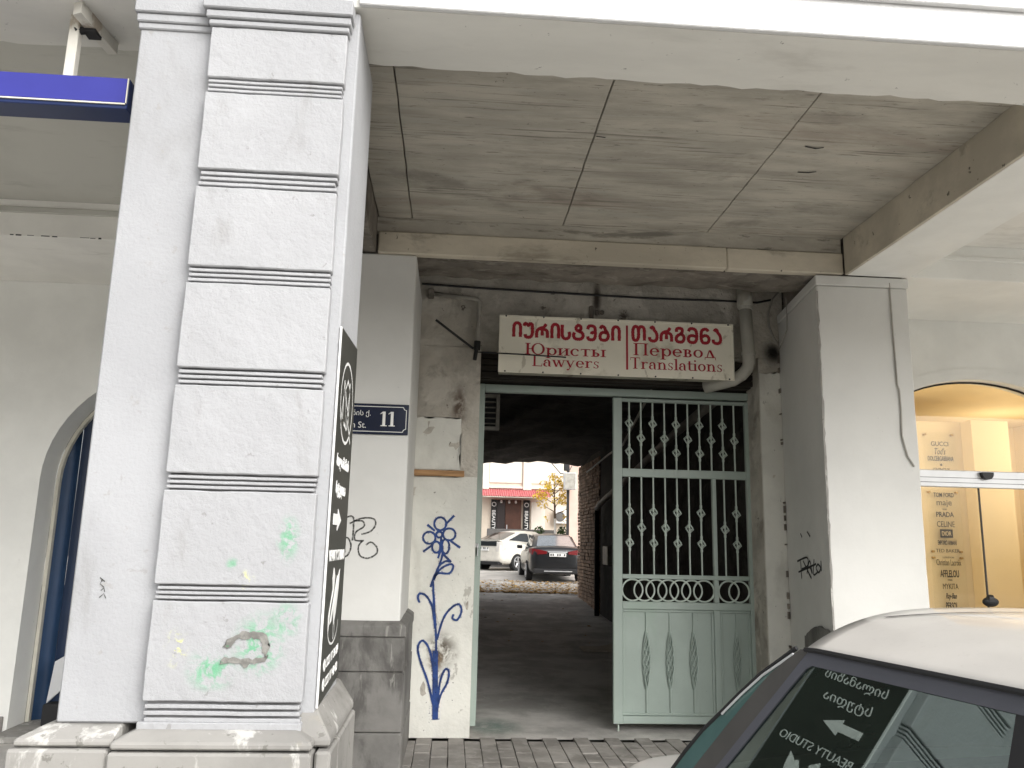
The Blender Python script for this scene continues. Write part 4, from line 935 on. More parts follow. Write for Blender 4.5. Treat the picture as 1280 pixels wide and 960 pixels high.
GEO = {
 'ი': (0.66, [[(.08, 0), (.08, .72), (.18, .95), (.33, 1), (.48, .95), (.58, .72), (.58, 0)]]),
 'უ': (0.80, [[(.06, .80), (.14, .98), (.30, .93), (.40, .84), (.52, .98), (.68, .92), (.70, .70), (.70, .28), (.58, .05), (.38, 0), (.20, .05), (.16, .22)]]),
 'რ': (0.98, [[(.08, 0), (.08, .36), (.18, .58), (.40, .70), (.62, .76), (.80, 1.0)], [(.30, .62), (.52, .66), (.70, .60), (.86, .50), (.90, .30), (.90, 0)], [(.50, .64), (.50, .16)]]),
 'ს': (0.74, [[(.08, 1), (.08, .30), (.18, .06), (.38, 0), (.58, .10), (.64, .34), (.58, .50)]]),
 'ტ': (0.90, [[(.14, .48), (.06, .26), (.18, .05), (.42, 0), (.66, .04), (.80, .24), (.72, .46), (.50, .56), (.30, .66), (.26, .84), (.42, 1), (.60, .92), (.62, .74), (.48, .60)]]),
 'ე': (0.78, [[(.08, .74), (.16, .96), (.38, 1), (.60, .92), (.66, .70), (.66, .28), (.56, .05), (.36, 0), (.14, .05), (.08, .24)], [(.62, .52), (.42, .52), (.36, .40)]]),
 'ბ': (0.84, [[(.12, .82), (.24, 1), (.44, .92), (.52, .74), (.66, .55), (.74, .30), (.62, .06), (.40, 0), (.16, .06), (.10, .30), (.22, .52), (.42, .57), (.60, .52)]]),
 'თ': (1.10, [[(.08, .30), (.08, .70), (.18, .95), (.32, 1), (.46, .92), (.52, .70), (.52, .28), (.42, .04), (.28, 0), (.14, .06), (.08, .30)], [(.52, .74), (.62, .95), (.76, 1), (.92, .92), (.98, .70), (.98, 0)]]),
 'ა': (0.76, [[(.16, .86), (.28, 1), (.40, .94), (.44, .80), (.58, .64), (.66, .42), (.64, .16), (.48, .01), (.26, .01), (.10, .10), (.08, .28)]]),
 'გ': (0.82, [[(.14, .72), (.14, .92), (.34, 1), (.56, .94), (.58, .76), (.50, .60), (.66, .48), (.72, .26), (.60, .04), (.38, 0), (.16, .06), (.10, .26), (.22, .46), (.50, .60)]]),
 'მ': (0.86, [[(.10, .80), (.22, .98), (.46, 1), (.66, .90), (.74, .66), (.74, .28), (.60, .04), (.38, 0), (.16, .06), (.08, .26), (.20, .46), (.44, .50), (.70, .44)]]),
 'ნ': (0.80, [[(.64, .84), (.54, .98), (.34, 1), (.14, .88), (.08, .62), (.08, .30), (.18, .05), (.38, 0), (.60, .05), (.70, .28), (.60, .48), (.38, .54), (.14, .44)]]),
}
def georgian(s, x0, x1, base, hgt):
    tot = sum(GEO[c][0] for c in s)
    k = (x1 - x0) / tot
    b = new()
    x = x0
    j = 0
    for c in s:
        adv, strokes = GEO[c]
        for st in strokes:
            j += 1
            P_ = [(x + q[0] * k * 0.84, LY - 0.0001 * (j % 9), base + q[1] * hgt) for q in cat([(a, c2, 0) for a, c2 in st])]
            ribbon(b, P_, 0.0295, (0, -1, 0))
        x += adv * k
    return build('georgian_word', b, m_red, sg)
georgian('იურისტები', 0.478, 1.470, 3.428, 0.130)
georgian('თარგმნა', 1.562, 2.412, 3.440, 0.130)
roman('roman_word', 'Юристы', m_red, sg, 0.588, 1.328, 3.272, LY, 0.104)
roman('roman_word', 'Lawyers', m_red, sg, 0.655, 1.270, 3.166, LY, 0.098)
roman('roman_word', 'Перевод', m_red, sg, 1.572, 2.345, 3.302, LY, 0.112)
roman('roman_word', 'Translations', m_red, sg, 1.545, 2.400, 3.176, LY, 0.104)

# ================================================================ STREET NUMBER PLATE
pt = thing('number_plate', (-0.62, 6.09, 2.375), 'dark blue enamel street plate with white number 11 on the pier', 'plate')
build('plate', bx(-1.06, -0.356, 6.083, 6.094, 2.377, 2.607, 0.003), m_navy, pt)
b = new()
for (a, c, d, e) in ((-1.045, -0.395, 2.583, 2.588), (-1.045, -0.395, 2.396, 2.401)):
    box(b, a, c, 6.0812, 6.0835, d, e)
box(b, -0.376, -0.371, 6.0812, 6.0835, 2.42, 2.565); 
for zz in (2.585, 2.3985):
    ribbon(b, [(-0.3735 + 0.022 * math.cos(a), 6.082, zz + 0.022 * math.sin(a)) for a in ([PI + PI / 2 * k / 6 for k in range(7)] if zz > 2.5 else [PI / 2 + PI / 2 * k / 6 for k in range(7)])], 0.005, (0, -1, 0))
build('border', b, m_white, pt)
for xx in (-0.538, -0.478):
    b = bx(xx - 0.0105, xx + 0.0105, 6.0808, 6.0832, 2.447, 2.545)
    box(b, xx - 0.023, xx + 0.023, 6.0806, 6.0832, 2.440, 2.4468)
    prism(b, [(xx - 0.0104, 2.5452), (xx - 0.028, 2.529), (xx - 0.028, 2.534), (xx - 0.0104, 2.5495), (xx + 0.0105, 2.5495), (xx + 0.0105, 2.5452)], 'y', 6.0808, 6.0832)
    build('numeral', b, m_white, pt)
text('lettering', 'ნის ქ.', m_white, pt, (-0.705, 6.0815, 2.530), (1, 0, 0), (0, 0, 1), 0.135, 0.052)
text('lettering', 'n St.', m_white, pt, (-0.720, 6.0815, 2.446), (1, 0, 0), (0, 0, 1), 0.105, 0.046)

# ================================================================ THE GREEN GATE
GY = 7.60
gt = thing('gate', (1.5, GY + 0.03, 0), 'sage green iron gate with one lattice leaf closed', 'gate')
fr = build('frame', box(box(box(new(), 0.195, 0.262, GY - 0.01, GY + 0.07, 0.03, 3.085, 0.004), 2.862, 2.93, GY - 0.01, GY + 0.07, 0.03, 3.085, 0.004), 0.2625, 2.8615, GY - 0.008, GY + 0.068, 3.012, 3.083, 0.004), m_gate, gt)
LX0, LX1, LZ0, LZ1 = 1.487, 2.852, 0.057, 2.998
def leaf_frame():
    b = new()
    y0, y1 = GY - 0.004, GY + 0.046
    st = 0.085
    box(b, LX0, LX0 + st, y0, y1, LZ0, LZ1, 0.004)
    box(b, LX1 - st, LX1, y0, y1, LZ0, LZ1, 0.004)
    xa, xb_ = LX0 + st + .0004, LX1 - st - .0004
    for z0, z1 in ((LZ1 - 0.034, LZ1 - 0.002), (2.248, 2.325), (1.315, 1.355), (1.045, 1.112), (LZ0 + 0.002, 0.125)):
        box(b, xa, xb_, y0 + 0.002, y1 - 0.002, z0, z1, 0.004)
    box(b, 2.432, 2.470, y0 + 0.004, y1 - 0.004, 1.356, 2.247, 0.003)
    box(b, 2.428, 2.474, y0 + 0.004, y1 - 0.004, 1.113, 1.314, 0.003)
    box(b, 2.422, 2.480, y0 + 0.003, y1 - 0.004, 0.126, 1.044, 0.004)
    return b
leaf = build('leaf', leaf_frame(), m_gate, gt)
def sheet(x0, x1):
    b = bx(x0, x1, GY + 0.026, GY + 0.034, 0.126, 1.044)
    for a, c, d, e in ((x0, x1, 0.127, 0.150), (x0, x1, 1.020, 1.043), (x0, x0 + 0.022, 0.151, 1.019), (x1 - 0.022, x1, 0.151, 1.019)):
        box(b, a, c, GY + 0.012, GY + 0.027, d, e, 0.004)
    return b
build('sheet_panel', sheet(LX0 + 0.0855, 2.4215), m_gate, leaf)
build('sheet_panel', sheet(2.4805, LX1 - 0.0855), m_gate, leaf)
def barmesh(z0, z1, orn):
    b = new()
    y = GY + 0.02
    tube(b, [(0, y, z0), (0, y, z1)], 0.0085, 6)
    return b
def ornament():
    """diamond cage with a small collar above and below"""
    b = new()
    y = GY + 0.02
    a, c = 0.036, 0.050
    for q in (-0.5, 0.5):
        pts = [(0, -c), (a * 0.95, -c * 0.05 + q * 0.016), (0, c), (-a * 0.95, c * 0.05 + q * 0.016)]
        tube(b, [(p[0], y + q * 0.02 * (1 if i % 2 else 0), p[1]) for i, p in enumerate(pts)], 0.0072, 6, closed=True)
    pts = [(0, -c * 0.9), (0.013, -0.012), (-0.013, 0.012), (0, c * 0.9)]
    tube(b, [(p[0], y - 0.012 * (1 if 0 < i < 3 else 0), p[1]) for i, p in enumerate(pts)], 0.0065, 6)
    for s in (-1, 1):
        tube(b, [(0, y, s * c * 0.95), (0, y, s * (c + 0.024))], 0.0125, 6)
    return b
om = build('ornament', ornament(), m_gatebar, leaf, origin=None)
bar_u = build('bar', barmesh(2.324, 2.966, 0), m_gatebar, leaf)
bar_l = build('bar', barmesh(1.354, 2.249, 0), m_gatebar, leaf)
om_used = bu_used = bl_used = False
base = Vector((0, 0, 0))
def put(src, used, dx, dz):
    o = src if not used else src.copy()
    if used:
        COL.objects.link(o); o.parent = leaf
    o.location = (dx, 0, dz)
    return o
XBARS = [1.645 + k * 0.1133 for k in range(10)]
for k, x in enumerate(XBARS):
    put(bar_u, bu_used, x, 0); bu_used = True
    for z in ((2.757, 2.487) if k % 2 == 0 else (2.618,)):
        put(om, om_used, x, z); om_used = True
    if k == 7: continue
    put(bar_l, bl_used, x, 0); bl_used = True
    two = k in (0, 2, 4, 6, 9)
    for z in ((1.925, 1.640) if two else (1.780,)):
        put(om, True, x, z)
b = new(); tube(b, [(0.0955 * math.cos(t), GY + 0.02, 0.0955 * math.sin(t)) for t in [2 * PI * k / 28 for k in range(28)]], 0.0085, 6, closed=True)
ring_ = build('ring', b, m_gatebar, leaf)
used = False
for k in range(7):
    o = put(ring_, used, 1.668 + k * 0.1115, 1.2135); used = True
    o.rotation_euler = (0, 0, 0)
    o.location.y = 0.004 * (k % 2)
for k in range(2):
    o = put(ring_, True, 2.572 + k * 0.098, 1.2135)
    o.location.y = 0.004 * (k % 2)
def basket():
    b = new()
    y = GY + 0.018
    tube(b, [(0, y, 1.019), (0, y, 0.84)], 0.0065, 6)
    tube(b, [(0, y, 0.36), (0, y, 0.151)], 0.008, 6)
    for q in range(5):
        a = 2 * PI * q / 5
        pts = []
        for i in range(25):
            f = i / 24
            r_ = 0.004 + 0.030 * math.sin(PI * f) ** 0.8
            an = a + f * 2.2 * PI
            pts.append((r_ * math.cos(an), y - 0.012 + 0.45 * r_ * math.sin(an), 0.36 + 0.48 * f))
        tube(b, pts, 0.0052, 5)
    for z in (0.37, 0.83):
        tube(b, [(0, y, z - 0.02), (0, y, z + 0.02)], 0.014, 6)
    return b
bk = build('basket_bar', basket(), m_gate, leaf)
used = False
for x in (1.792, 2.010, 2.228, 2.632):
    put(bk, used, x, 0); used = True
b = new(); tube(b, [(1.535, GY + 0.02, 0.075), (1.535, GY + 0.02, -0.005)], 0.008, 6); build('drop_bolt', b, m_gatebar, leaf)
build('hinge_plate', bx(2.853, 2.861, GY + 0.0, GY + 0.03, 0.55, 0.62), m_black, leaf)
# second leaf, folded back flat into the passage
b = new()
box(b, 0.225, 0.268, 7.675, 7.72, 0.057, 2.998, 0.004)
for z0, z1 in ((2.955, 2.998), (2.248, 2.325), (1.315, 1.355), (1.045, 1.112), (0.058, 0.125)):
    box(b, 0.229, 0.264, 7.721, 8.82, z0, z1, 0.003)
box(b, 0.229, 0.264, 8.82, 8.87, 0.057, 2.998, 0.004)
box(b, 0.24, 0.25, 7.721, 8.82, 0.126, 1.044)
leaf2 = build('leaf', b, m_gate, gt)
leaf2['label'] = 'open leaf folded back into the passage'
b = new()
for k in range(9):
    tube(b, [(0.246, 7.80 + k * 0.113, 1.354), (0.246, 7.80 + k * 0.113, 2.956)], 0.0085, 5)
build('bars', b, m_gatebar, leaf2)
build('latch', box(bx(0.19, 0.245, GY - 0.03, GY - 0.011, 1.56, 1.60, 0.003), 0.232, 0.238, GY - 0.055, GY - 0.011, 1.49, 1.60), m_alu, fr)

# ================================================================ PASSAGE THROUGH THE BUILDING
ps = thing('passage', (1.5, 14, 0), 'dark covered passage behind the gate with blackish walls', 'passage')
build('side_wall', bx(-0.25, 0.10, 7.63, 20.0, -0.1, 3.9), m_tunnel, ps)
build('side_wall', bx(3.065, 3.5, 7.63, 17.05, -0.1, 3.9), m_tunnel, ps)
build('side_wall', bx(3.10, 3.5, 17.051, 20.0, -0.1, 3.9), m_mortar, ps)
b = new()
def vault(u, v):
    y = 7.63 + u * 12.4
    x = -0.2 + v * 3.35
    return (x, y, 3.60 + 0.05 * math.sin(y * 1.7 + x) * math.sin(x * 2.3) + 0.02 * math.sin(x * 11 + y * 3) - 0.035 * max(0, (y - 18.5)) * (0.8 + 0.2 * math.sin(x * 17) * math.sin(x * 5)))
grid(b, vault, 60, 30)
r = bmesh.ops.extrude_face_region(b, geom=list(b.faces))
bmesh.ops.translate(b, vec=(0, 0, 0.7), verts=[v for v in r['geom'] if isinstance(v, bmesh.types.BMVert)])
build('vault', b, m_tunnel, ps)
# brickwork at the far end, laid brick by brick
b = new()
zc = 0.05
row = 0
while zc < 3.45:
    y = 17.06 - (0.06 if row % 2 else 0)
    while y < 20.0:
        L = random.uniform(0.215, 0.235)
        y1 = min(y + L, 20.0)
        if y1 - max(y, 17.06) > 0.03:
            d = random.uniform(-0.012, 0.008)
            box(b, 3.045 + d, 3.102, max(y, 17.06), y1, zc, zc + random.uniform(0.058, 0.066))
        y += L + 0.013
    zc += 0.078
    row += 1
bw = build('brickwork', b, m_brick, ps); bw['kind'] = 'stuff'
m_pipedark = M('dark_pipe', (0.16, 0.15, 0.13), 0.6, 0.2, 3, 0.1, 30, 0.002)  # darker colour than the other pipes
tp = thing('drain_pipe', (2.9, 14, 2.4), 'grey drain pipe sloping down along the dark passage wall', 'pipe')
b = new(); tube(b, [(2.72, 8.2, 3.15), (2.90, 10.7, 3.08), (2.92, 13.5, 2.75), (2.93, 16.3, 2.44), (2.935, 16.7, 2.36)], 0.055, 12)
build('pipe', b, m_pipedark, tp, smooth=True)
b = new(); tube(b, [(2.94, 16.72, 2.35), (2.95, 16.80, 2.20), (2.955, 16.82, 0.22)], 0.05, 12)
build('lower_pipe', b, m_rubber, tp, smooth=True)
b = new(); tube(b, [(2.2, 9.0, 3.35), (2.5, 12.0, 3.1), (2.75, 14.5, 3.22), (2.85, 17.5, 3.16)], 0.018, 6)
tag(build('hanging_cable', b, m_conduit, origin=(2.5, 13, 3.1)), 'pale cable sagging under the passage ceiling', 'cable')
vg = thing('vent_grille', (0.3, 8.9, 2.83), 'small slatted vent box high inside the passage, at the left post', 'vent')
build('casing', box(box(box(box(new(), 0.10, 0.475, 8.90, 8.96, 3.19, 3.225), 0.10, 0.475, 8.90, 8.96, 2.83, 2.865), 0.435, 0.475, 8.90, 8.96, 2.866, 3.189), 0.10, 0.14, 8.90, 8.96, 2.866, 3.189), m_conduit, vg)
for k in range(5):
    build('slat', bx(0.141, 0.434, 8.91, 8.95, 2.895 + k * 0.06, 2.905 + k * 0.06), m_conduit, vg)
build('back_plate', bx(0.10, 0.475, 8.961, 9.0, 2.83, 3.225), m_black, vg)
eb = thing('junction_box', (2.99, 15.9, 1.3), 'grey junction box on the passage wall behind the gate', 'box')
build('case', bx(2.94, 3.063, 15.6, 16.1, 1.25, 1.60, 0.01), m_conduit, eb)
b = new(); prism(b, [(2.00, 13.1), (2.9, 14.2), (2.95, 12.6), (2.35, 12.3), (1.97, 12.35)], 'z', 0.085, 0.098)
for v in b.verts: v.co.z += 0.004 * math.sin(v.co.x * 9)
tag(build('cardboard_sheet', b, m_cardboard, origin=(2.4, 13, 0.085)), 'flattened cardboard sheet lying on the passage floor', 'cardboard')

# ================================================================ SHOP ON THE RIGHT
ws = thing('shop_wall', (4.9, 7.4, 0), 'white wall with a broad arched shop opening', 'wall')
AC, AA, AS, AR = 4.93, 1.10, 2.555, 0.68
def arch_pts(c, a, s, r, n=28, off=0.0):
    return [(c + (a + off) * math.cos(t), s + (r + off) * math.sin(t)) for t in [PI - PI * k / n for k in range(n + 1)]]
def arch_wall(x0, x1, z1, y0, y1, c, a, s, r):
    """wall with an arched hole down to the ground"""
    b = new()
    pts = [(c - a, 0)] + arch_pts(c, a, s, r) + [(c + a, 0)]
    def side(y):
        top = [b.verts.new((min(max(p[0], x0), x1), y, z1)) for p in pts]
        arc = [b.verts.new((p[0], y, p[1])) for p in pts]
        fs = []
        for i in range(1, len(pts) - 2):
            fs.append(b.faces.new((arc[i], arc[i + 1], top[i + 1], top[i])))
        L = [b.verts.new((x0, y, 0)), b.verts.new((x0, y, z1))]
        Rr = [b.verts.new((x1, y, 0)), b.verts.new((x1, y, z1))]
        b.faces.new((L[0], arc[0], arc[1], top[1], L[1]))
        b.faces.new((arc[-1], Rr[0], Rr[1], top[-2], arc[-2]))
        return arc
    A = side(y0); B = side(y1)
    for i in range(len(A) - 1):
        b.faces.new((A[i], A[i + 1], B[i + 1], B[i]))
    return b
build('wall_face', arch_wall(3.601, 9.5, 4.29, 7.28, 7.50, AC, AA, AS, AR), m_wallwhite, ws)
b = new()
pi = [(p[0], p[1]) for p in [(AC - AA - .006, 0)] + arch_pts(AC, AA, AS, AR, 28, .006) + [(AC + AA + .006, 0)]]
po = [(p[0], p[1]) for p in [(AC - AA - .11, 0)] + arch_pts(AC, AA, AS, AR, 28, 0.11) + [(AC + AA + .11, 0)]]
rings = []
for poly, y in ((pi, 7.279), (pi, 7.270), (po, 7.270), (po, 7.279)):
    rings.append([b.verts.new((x, y, z)) for x, z in poly])
for k in range(3):
    for i in range(len(pi) - 1):
        b.faces.new((rings[k][i], rings[k][i + 1], rings[k + 1][i + 1], rings[k + 1][i]))
build('arch_moulding', b, m_wallwhite, ws)

sd_ = thing('shop_door', (4.9, 7.40, 0), 'automatic glass shop door with aluminium transom under the arch', 'door')
b = new(); prism(b, [(AC - AA, 2.375)] + [p for p in arch_pts(AC, AA, AS, AR)] + [(AC + AA, 2.375)], 'y', 7.40, 7.408)
build('fanlight', b, m_glass, sd_)
b = new()
ri = [(AC + (AA - .018) * math.cos(t), AS + (AR - .018) * math.sin(t)) for t in [PI - PI * k / 28 for k in range(29)]]
ro = arch_pts(AC, AA - .001, AS, AR - .001)
strip(b, [(x, 7.385, z) for x, z in ri], [(x, 7.385, z) for x, z in ro])
strip(b, [(x, 7.385, z) for x, z in ri], [(x, 7.399, z) for x, z in ri])
build('arch_frame', b, m_black, sd_)
tr = build('transom', bx(AC - AA + .001, AC + AA - .001, 7.33, 7.399, 2.215, 2.372, 0.006), m_alu, sd_)
b = new()
for z in (2.255, 2.300): box(b, AC - AA + .002, AC + AA - .002, 7.328, 7.3305, z, z + 0.004)
build('transom_groove', b, m_rubber, tr)
b = new()
prism(b, [(4.955 + 0.056 * math.cos(t), 2.345 + 0.055 * math.sin(t)) for t in [PI + PI * k / 14 for k in range(15)]] + [(5.011, 2.358), (4.899, 2.358)], 'y', 7.285, 7.329)
build('sensor', b, flat('gloss_black', (0.006, 0.006, 0.007), 0.4, 0, 0.3), tr)
build('glass_leaf', bx(AC - AA + .002, 4.905, 7.36, 7.368, 0.02, 2.214), m_glass, sd_)
gl = build('glass_leaf', bx(4.897, AC + AA - .002, 7.372, 7.380, 0.02, 2.214), m_glass, sd_)
build('leaf_edge', bx(4.893, 4.905, 7.356, 7.371, 0.02, 2.214), m_black, sd_)
b = new(); bmesh.ops.create_uvsphere(b, u_segments=20, v_segments=12, radius=1.0)
for v in b.verts: v.co = Vector((4.90 + v.co.x * 0.078, 7.33 + v.co.y * 0.03, 1.185 + v.co.z * 0.045 + (0.02 if abs(v.co.x) < 0.4 and v.co.z > 0 else 0)))
build('door_lock', b, flat('gloss_black_lock', (0.006, 0.006, 0.007), 0.4, 0, 0.3), sd_)

# warm interior
rm_ = thing('shop_room', (5.2, 9, 0), 'warm cream room seen through the glass shop door', 'room')
build('floor', bx(3.62, 8.2, 7.52, 11.4, -0.1, -0.004), m_shopfloor, rm_)
build('ceiling', bx(3.62, 8.2, 7.52, 11.4, 3.45, 3.55), m_shopwall, rm_)
build('end_wall', bx(3.62, 8.2, 11.4, 11.5, -0.1, 3.55), m_shopwall, rm_)
build('side_wall', bx(3.52, 3.619, 7.52, 11.5, -0.1, 3.55), m_shopwall, rm_)
build('side_wall', bx(8.2, 8.3, 7.52, 11.5, -0.1, 3.55), m_shopwall, rm_)
build('column', bx(5.93, 6.38, 8.95, 9.6, -0.004, 3.13, 0.004), m_shopwall, rm_)
build('partition', bx(3.62, 5.929, 9.15, 9.3, -0.004, 3.13), m_shopwall, rm_)
b = new()
prism(b, [(6.10 + 2.4 * math.cos(t), 3.02 + 0.42 * math.sin(t)) for t in [PI * k / 20 for k in range(21)]] + [(3.63, 3.02), (3.63, 3.449), (8.19, 3.449), (8.19, 3.02)][::1], 'y', 8.90, 8.95) if False else None
lampm = emis('shop_lamp_glow', (1.0, 0.80, 0.52), 3.0)
for x in (4.6, 6.4):
    lt = thing('ceiling_lamp', (x, 8.4, 3.43), 'round glowing ceiling lamp inside the shop, ' + ('nearer the pier' if x < 5 else 'further from the pier'), 'lamp', group='lamps in the shop ceiling')
    b = new(); tube(b, [(x, 8.35, 3.448), (x, 8.35, 3.41)], 0.16, 20); build('diffuser', b, lampm, lt)
    b = new(); tube(b, [(x, 8.35, 3.449), (x, 8.35, 3.42)], [0.175, 0.175], 20, caps=False); build('rim', b, m_alu, lt)
for x, y in ((4.25, 8.3), (6.9, 8.1), (7.2, 10.2)):  # unseen fill lights added to brighten the shop's ceiling and walls
    al = bpy.data.lights.new('shop_fill_light', 'POINT'); al.energy = 16; al.shadow_soft_size = 0.35; al.color = (1.0, 0.82, 0.55)
    ao = bpy.data.objects.new('shop_fill_light', al); ao.location = (x, y, 2.75); COL.objects.link(ao)

# list of brands on acrylic panels fixed to the partition
def brand_panel(x0, x1, z0, z1, y, label):
    t = thing('brand_panel', ((x0 + x1) / 2, y, z0), label, 'panel')
    build('acrylic_sheet', bx(x0, x1, y - 0.006, y, z0, z1, 0.002), m_panelglass, t)
    for xx in (x0 + 0.035, x1 - 0.035):
        for zz in (z0 + 0.03, z1 - 0.03):
            b = new(); tube(b, [(xx, y - 0.012, zz), (xx, y + 0.03, zz)], 0.013, 8)
            build('standoff', b, m_gold, t)
    return t
YP = 9.11
pa = brand_panel(5.43, 5.83, 2.40, 3.00, YP, 'upper acrylic panel of brand names inside the shop')
pb = brand_panel(5.43, 5.83, 1.60, 2.33, YP, 'middle acrylic panel of brand names inside the shop')
pc = brand_panel(5.43, 5.83, 0.86, 1.59, YP, 'lowest acrylic panel of brand names, partly behind the car roof')
def wd(t, s, z, wdt, h, **kw):
    text('brand_name', s, m_black, t, (5.63, YP - 0.008, z), (1, 0, 0), (0, 0, 1), wdt, h, depth=0.002, **kw)
for t, rows in ((pa, [('GUCCI', 2.862, .21, .052, {}), ("Tod's", 2.775, .13, .075, dict(shear=.35)), ('DOLCE&GABBANA', 2.690, .31, .055, dict(bold=.01)), ('✱', 2.617, .03, .03, {}), ('GIVENCHY', 2.557, .20, .046, {}), ('PARIS', 2.505, .07, .018, {})]),
                (pb, [('TOM FORD', 2.270, .24, .052, dict(bold=.02)), ('maje', 2.172, .18, .085, {}), ('PARIS', 2.105, .05, .018, {}), ('PRADA', 2.048, .21, .058, dict(bold=.02)), ('CELINE', 1.938, .21, .065, {}), ('EMPORIO ARMANI', 1.730, .22, .052, dict(bold=.02)), ('TED BAKER', 1.640, .28, .038, {})]),
                (pc, [('LONDON', 1.565, .13, .02, {}), ('Christian Lacroix', 1.510, .29, .068, {}), ('AFFLELOU', 1.385, .22, .08, dict(bold=.02)), ('PARIS', 1.315, .05, .02, {}), ('MYKITA', 1.246, .18, .06, {}), ('Ray-Ban', 1.132, .13, .08, dict(shear=.35, bold=.02)), ('PERSOL', 1.036, .14, .07, dict(bold=.02))])):
    for s, z, a, h, kw in rows: wd(t, s, z, a, h, **kw)
build('name_block', bx(5.555, 5.705, YP - 0.009, YP - 0.0065, 1.785, 1.880), m_black, pb)
text('brand_name', 'DIOR', m_shopwall, pb, (5.63, YP - 0.0105, 1.8325), (1, 0, 0), (0, 0, 1), 0.11, 0.05, depth=0.001)

# ================================================================ LEFT BAY: BLUE ARCHED DOORWAY
lw = thing('bay_wall', (-4, 7.4, 0), 'pale grey wall with a blue arched doorway left of the pillar', 'wall')
build('wall_face', arch_wall(-9.5, -1.106, 4.29, 7.28, 7.56, -2.44, 1.09, 2.05, 1.02), m_wallwhite, lw)
build('wall_foot', bx(-9.5, -3.56, 7.245, 7.279, 0.0, 0.14, 0.006), m_pave, lw)
bd = thing('blue_doorway', (-2.44, 7.55, 0), 'dark blue curved shutter filling the arched doorway', 'door')
for k, (xa, xb2, mm) in enumerate(((-3.50, -3.36, m_bluepanel), (-3.358, -3.22, m_bluepanel2), (-3.218, -2.75, m_bluepanel), (-2.748, -2.1, m_bluepanel2), (-2.098, -1.36, m_bluepanel))):
    b = new()
    def cur(u, v, xa=xa, xb2=xb2): return (xa + (xb2 - xa) * u, 7.60 + 0.05 * math.sin(u * PI), v * 3.06)
    grid(b, cur, 8, 1)
    build('shutter_panel', b, mm, bd, smooth=True)
b = new()
jb = [(-2.44 - 1.085, 0)] + arch_pts(-2.44, 1.085, 2.05, 1.015)
ji = [(-2.44 - 1.055, 0)] + arch_pts(-2.44, 1.055, 2.05, 0.985)
strip(b, [(x, 7.555, z) for x, z in jb], [(x, 7.555, z) for x, z in ji])
strip(b, [(x, 7.555, z) for x, z in ji], [(x, 7.60, z) for x, z in ji])
build('frame', b, m_cream, bd)
build('threshold', bx(-3.52, -1.36, 7.0, 7.66, -0.004, 0.045, 0.006), m_stone, bd)
wb = thing('folded_display', (-3.2, 7.35, 0), 'white folded display panel leaning in the blue doorway', 'display')
b = new(); prism(b, [(-3.30, 0.22), (-3.16, 0.36), (-3.12, 0.40), (-3.12, 0.64), (-3.16, 0.62), (-3.27, 0.55)], 'y', 7.40, 7.43)
build('panel', b, m_alu, wb)
build('foot', bx(-3.31, -3.0, 7.36, 7.5, 0.045, 0.22, 0.01), m_rubber, wb)

bs = thing('lightbox', (-2.2, 3.1, 3.25), 'royal blue hanging lightbox sign to the left of the pillar', 'sign')
build('box', bx(-4.0, -1.338, 3.052, 3.17, 3.246, 3.376, 0.003), m_bluebottom, bs)
build('face', bx(-4.0, -1.345, 3.046, 3.0515, 3.268, 3.374, 0.002), m_bluesign, bs)
b = new(); box(b, -1.3445, -1.340, 3.045, 3.0515, 3.268, 3.374); box(b, -4.0, -1.345, 3.0455, 3.0515, 3.262, 3.2675)
build('trim', b, m_cream, bs)
for x in (-1.60, -2.9):
    hb = build('hanger', bx(x - 0.02, x + 0.02, 3.09, 3.13, 3.376, 3.673, 0.004), m_steelwhite, bs)
lmp = thing('lamp_arm', (-1.52, 3.15, 3.6), 'small white batten lamp fixed under the beam beside the hanger', 'lamp')
b = new(); prism(b, [(-1.575, 3.02), (-1.535, 3.00), (-1.505, 3.28), (-1.545, 3.285)], 'z', 3.62, 3.672)
build('batten', b, m_steelwhite, lmp)
b = new(); tube(b, [(-1.60, 3.10, 3.60), (-1.53, 3.14, 3.64)], 0.016, 8); box(b, -1.57, -1.52, 3.10, 3.16, 3.605, 3.619)
build('bracket', b, m_rubber, lmp)

# ================================================================ THE COURTYARD BEYOND
m_cream_wall = M('cream_render', (0.66, 0.58, 0.48), 0.9, 0.06, 0.8, 0.2, 20, 0.006)
m_creamlight = M('pale_pilaster_render', (0.74, 0.69, 0.61), 0.9, 0.05, 0.8, 0.2, 20, 0.006)
m_pink = M('pink_render', (0.62, 0.45, 0.38), 0.9, 0.08, 1.0, 0.2, 20, 0.006)
m_awning = flat('red_corrugated_sheet', (0.55, 0.16, 0.17), 0.5)
m_brown = M('brown_door', (0.085, 0.038, 0.026), 0.45, 0.15, 3, 0.1, 20, 0.002)
m_darkdoor = flat('dark_door_leaf', (0.03, 0.022, 0.022), 0.4)
m_lowwall = M('grey_low_wall', (0.14, 0.135, 0.13), 0.85, 0.12, 2, 0.2, 30, 0.004)
m_leaf = NB('autumn_leaf')
cr = m_leaf.n('ShaderNodeValToRGB')
cr.color_ramp.elements[0].color = (0.62, 0.36, 0.03, 1)
cr.color_ramp.elements[0].position = 0.3
cr.color_ramp.elements[1].color = (0.85, 0.66, 0.10, 1)
cr.color_ramp.elements[1].position = 0.6
m_leaf.l(m_leaf.noise(m_leaf.pos, 9, 3), cr.inputs[0])
m_leaf.l(cr.outputs[0], m_leaf.b.inputs['Base Color'])
m_leaf.b.inputs['Roughness'].default_value = 0.7
m_leaf.b.inputs['Subsurface Weight'].default_value = 0.0
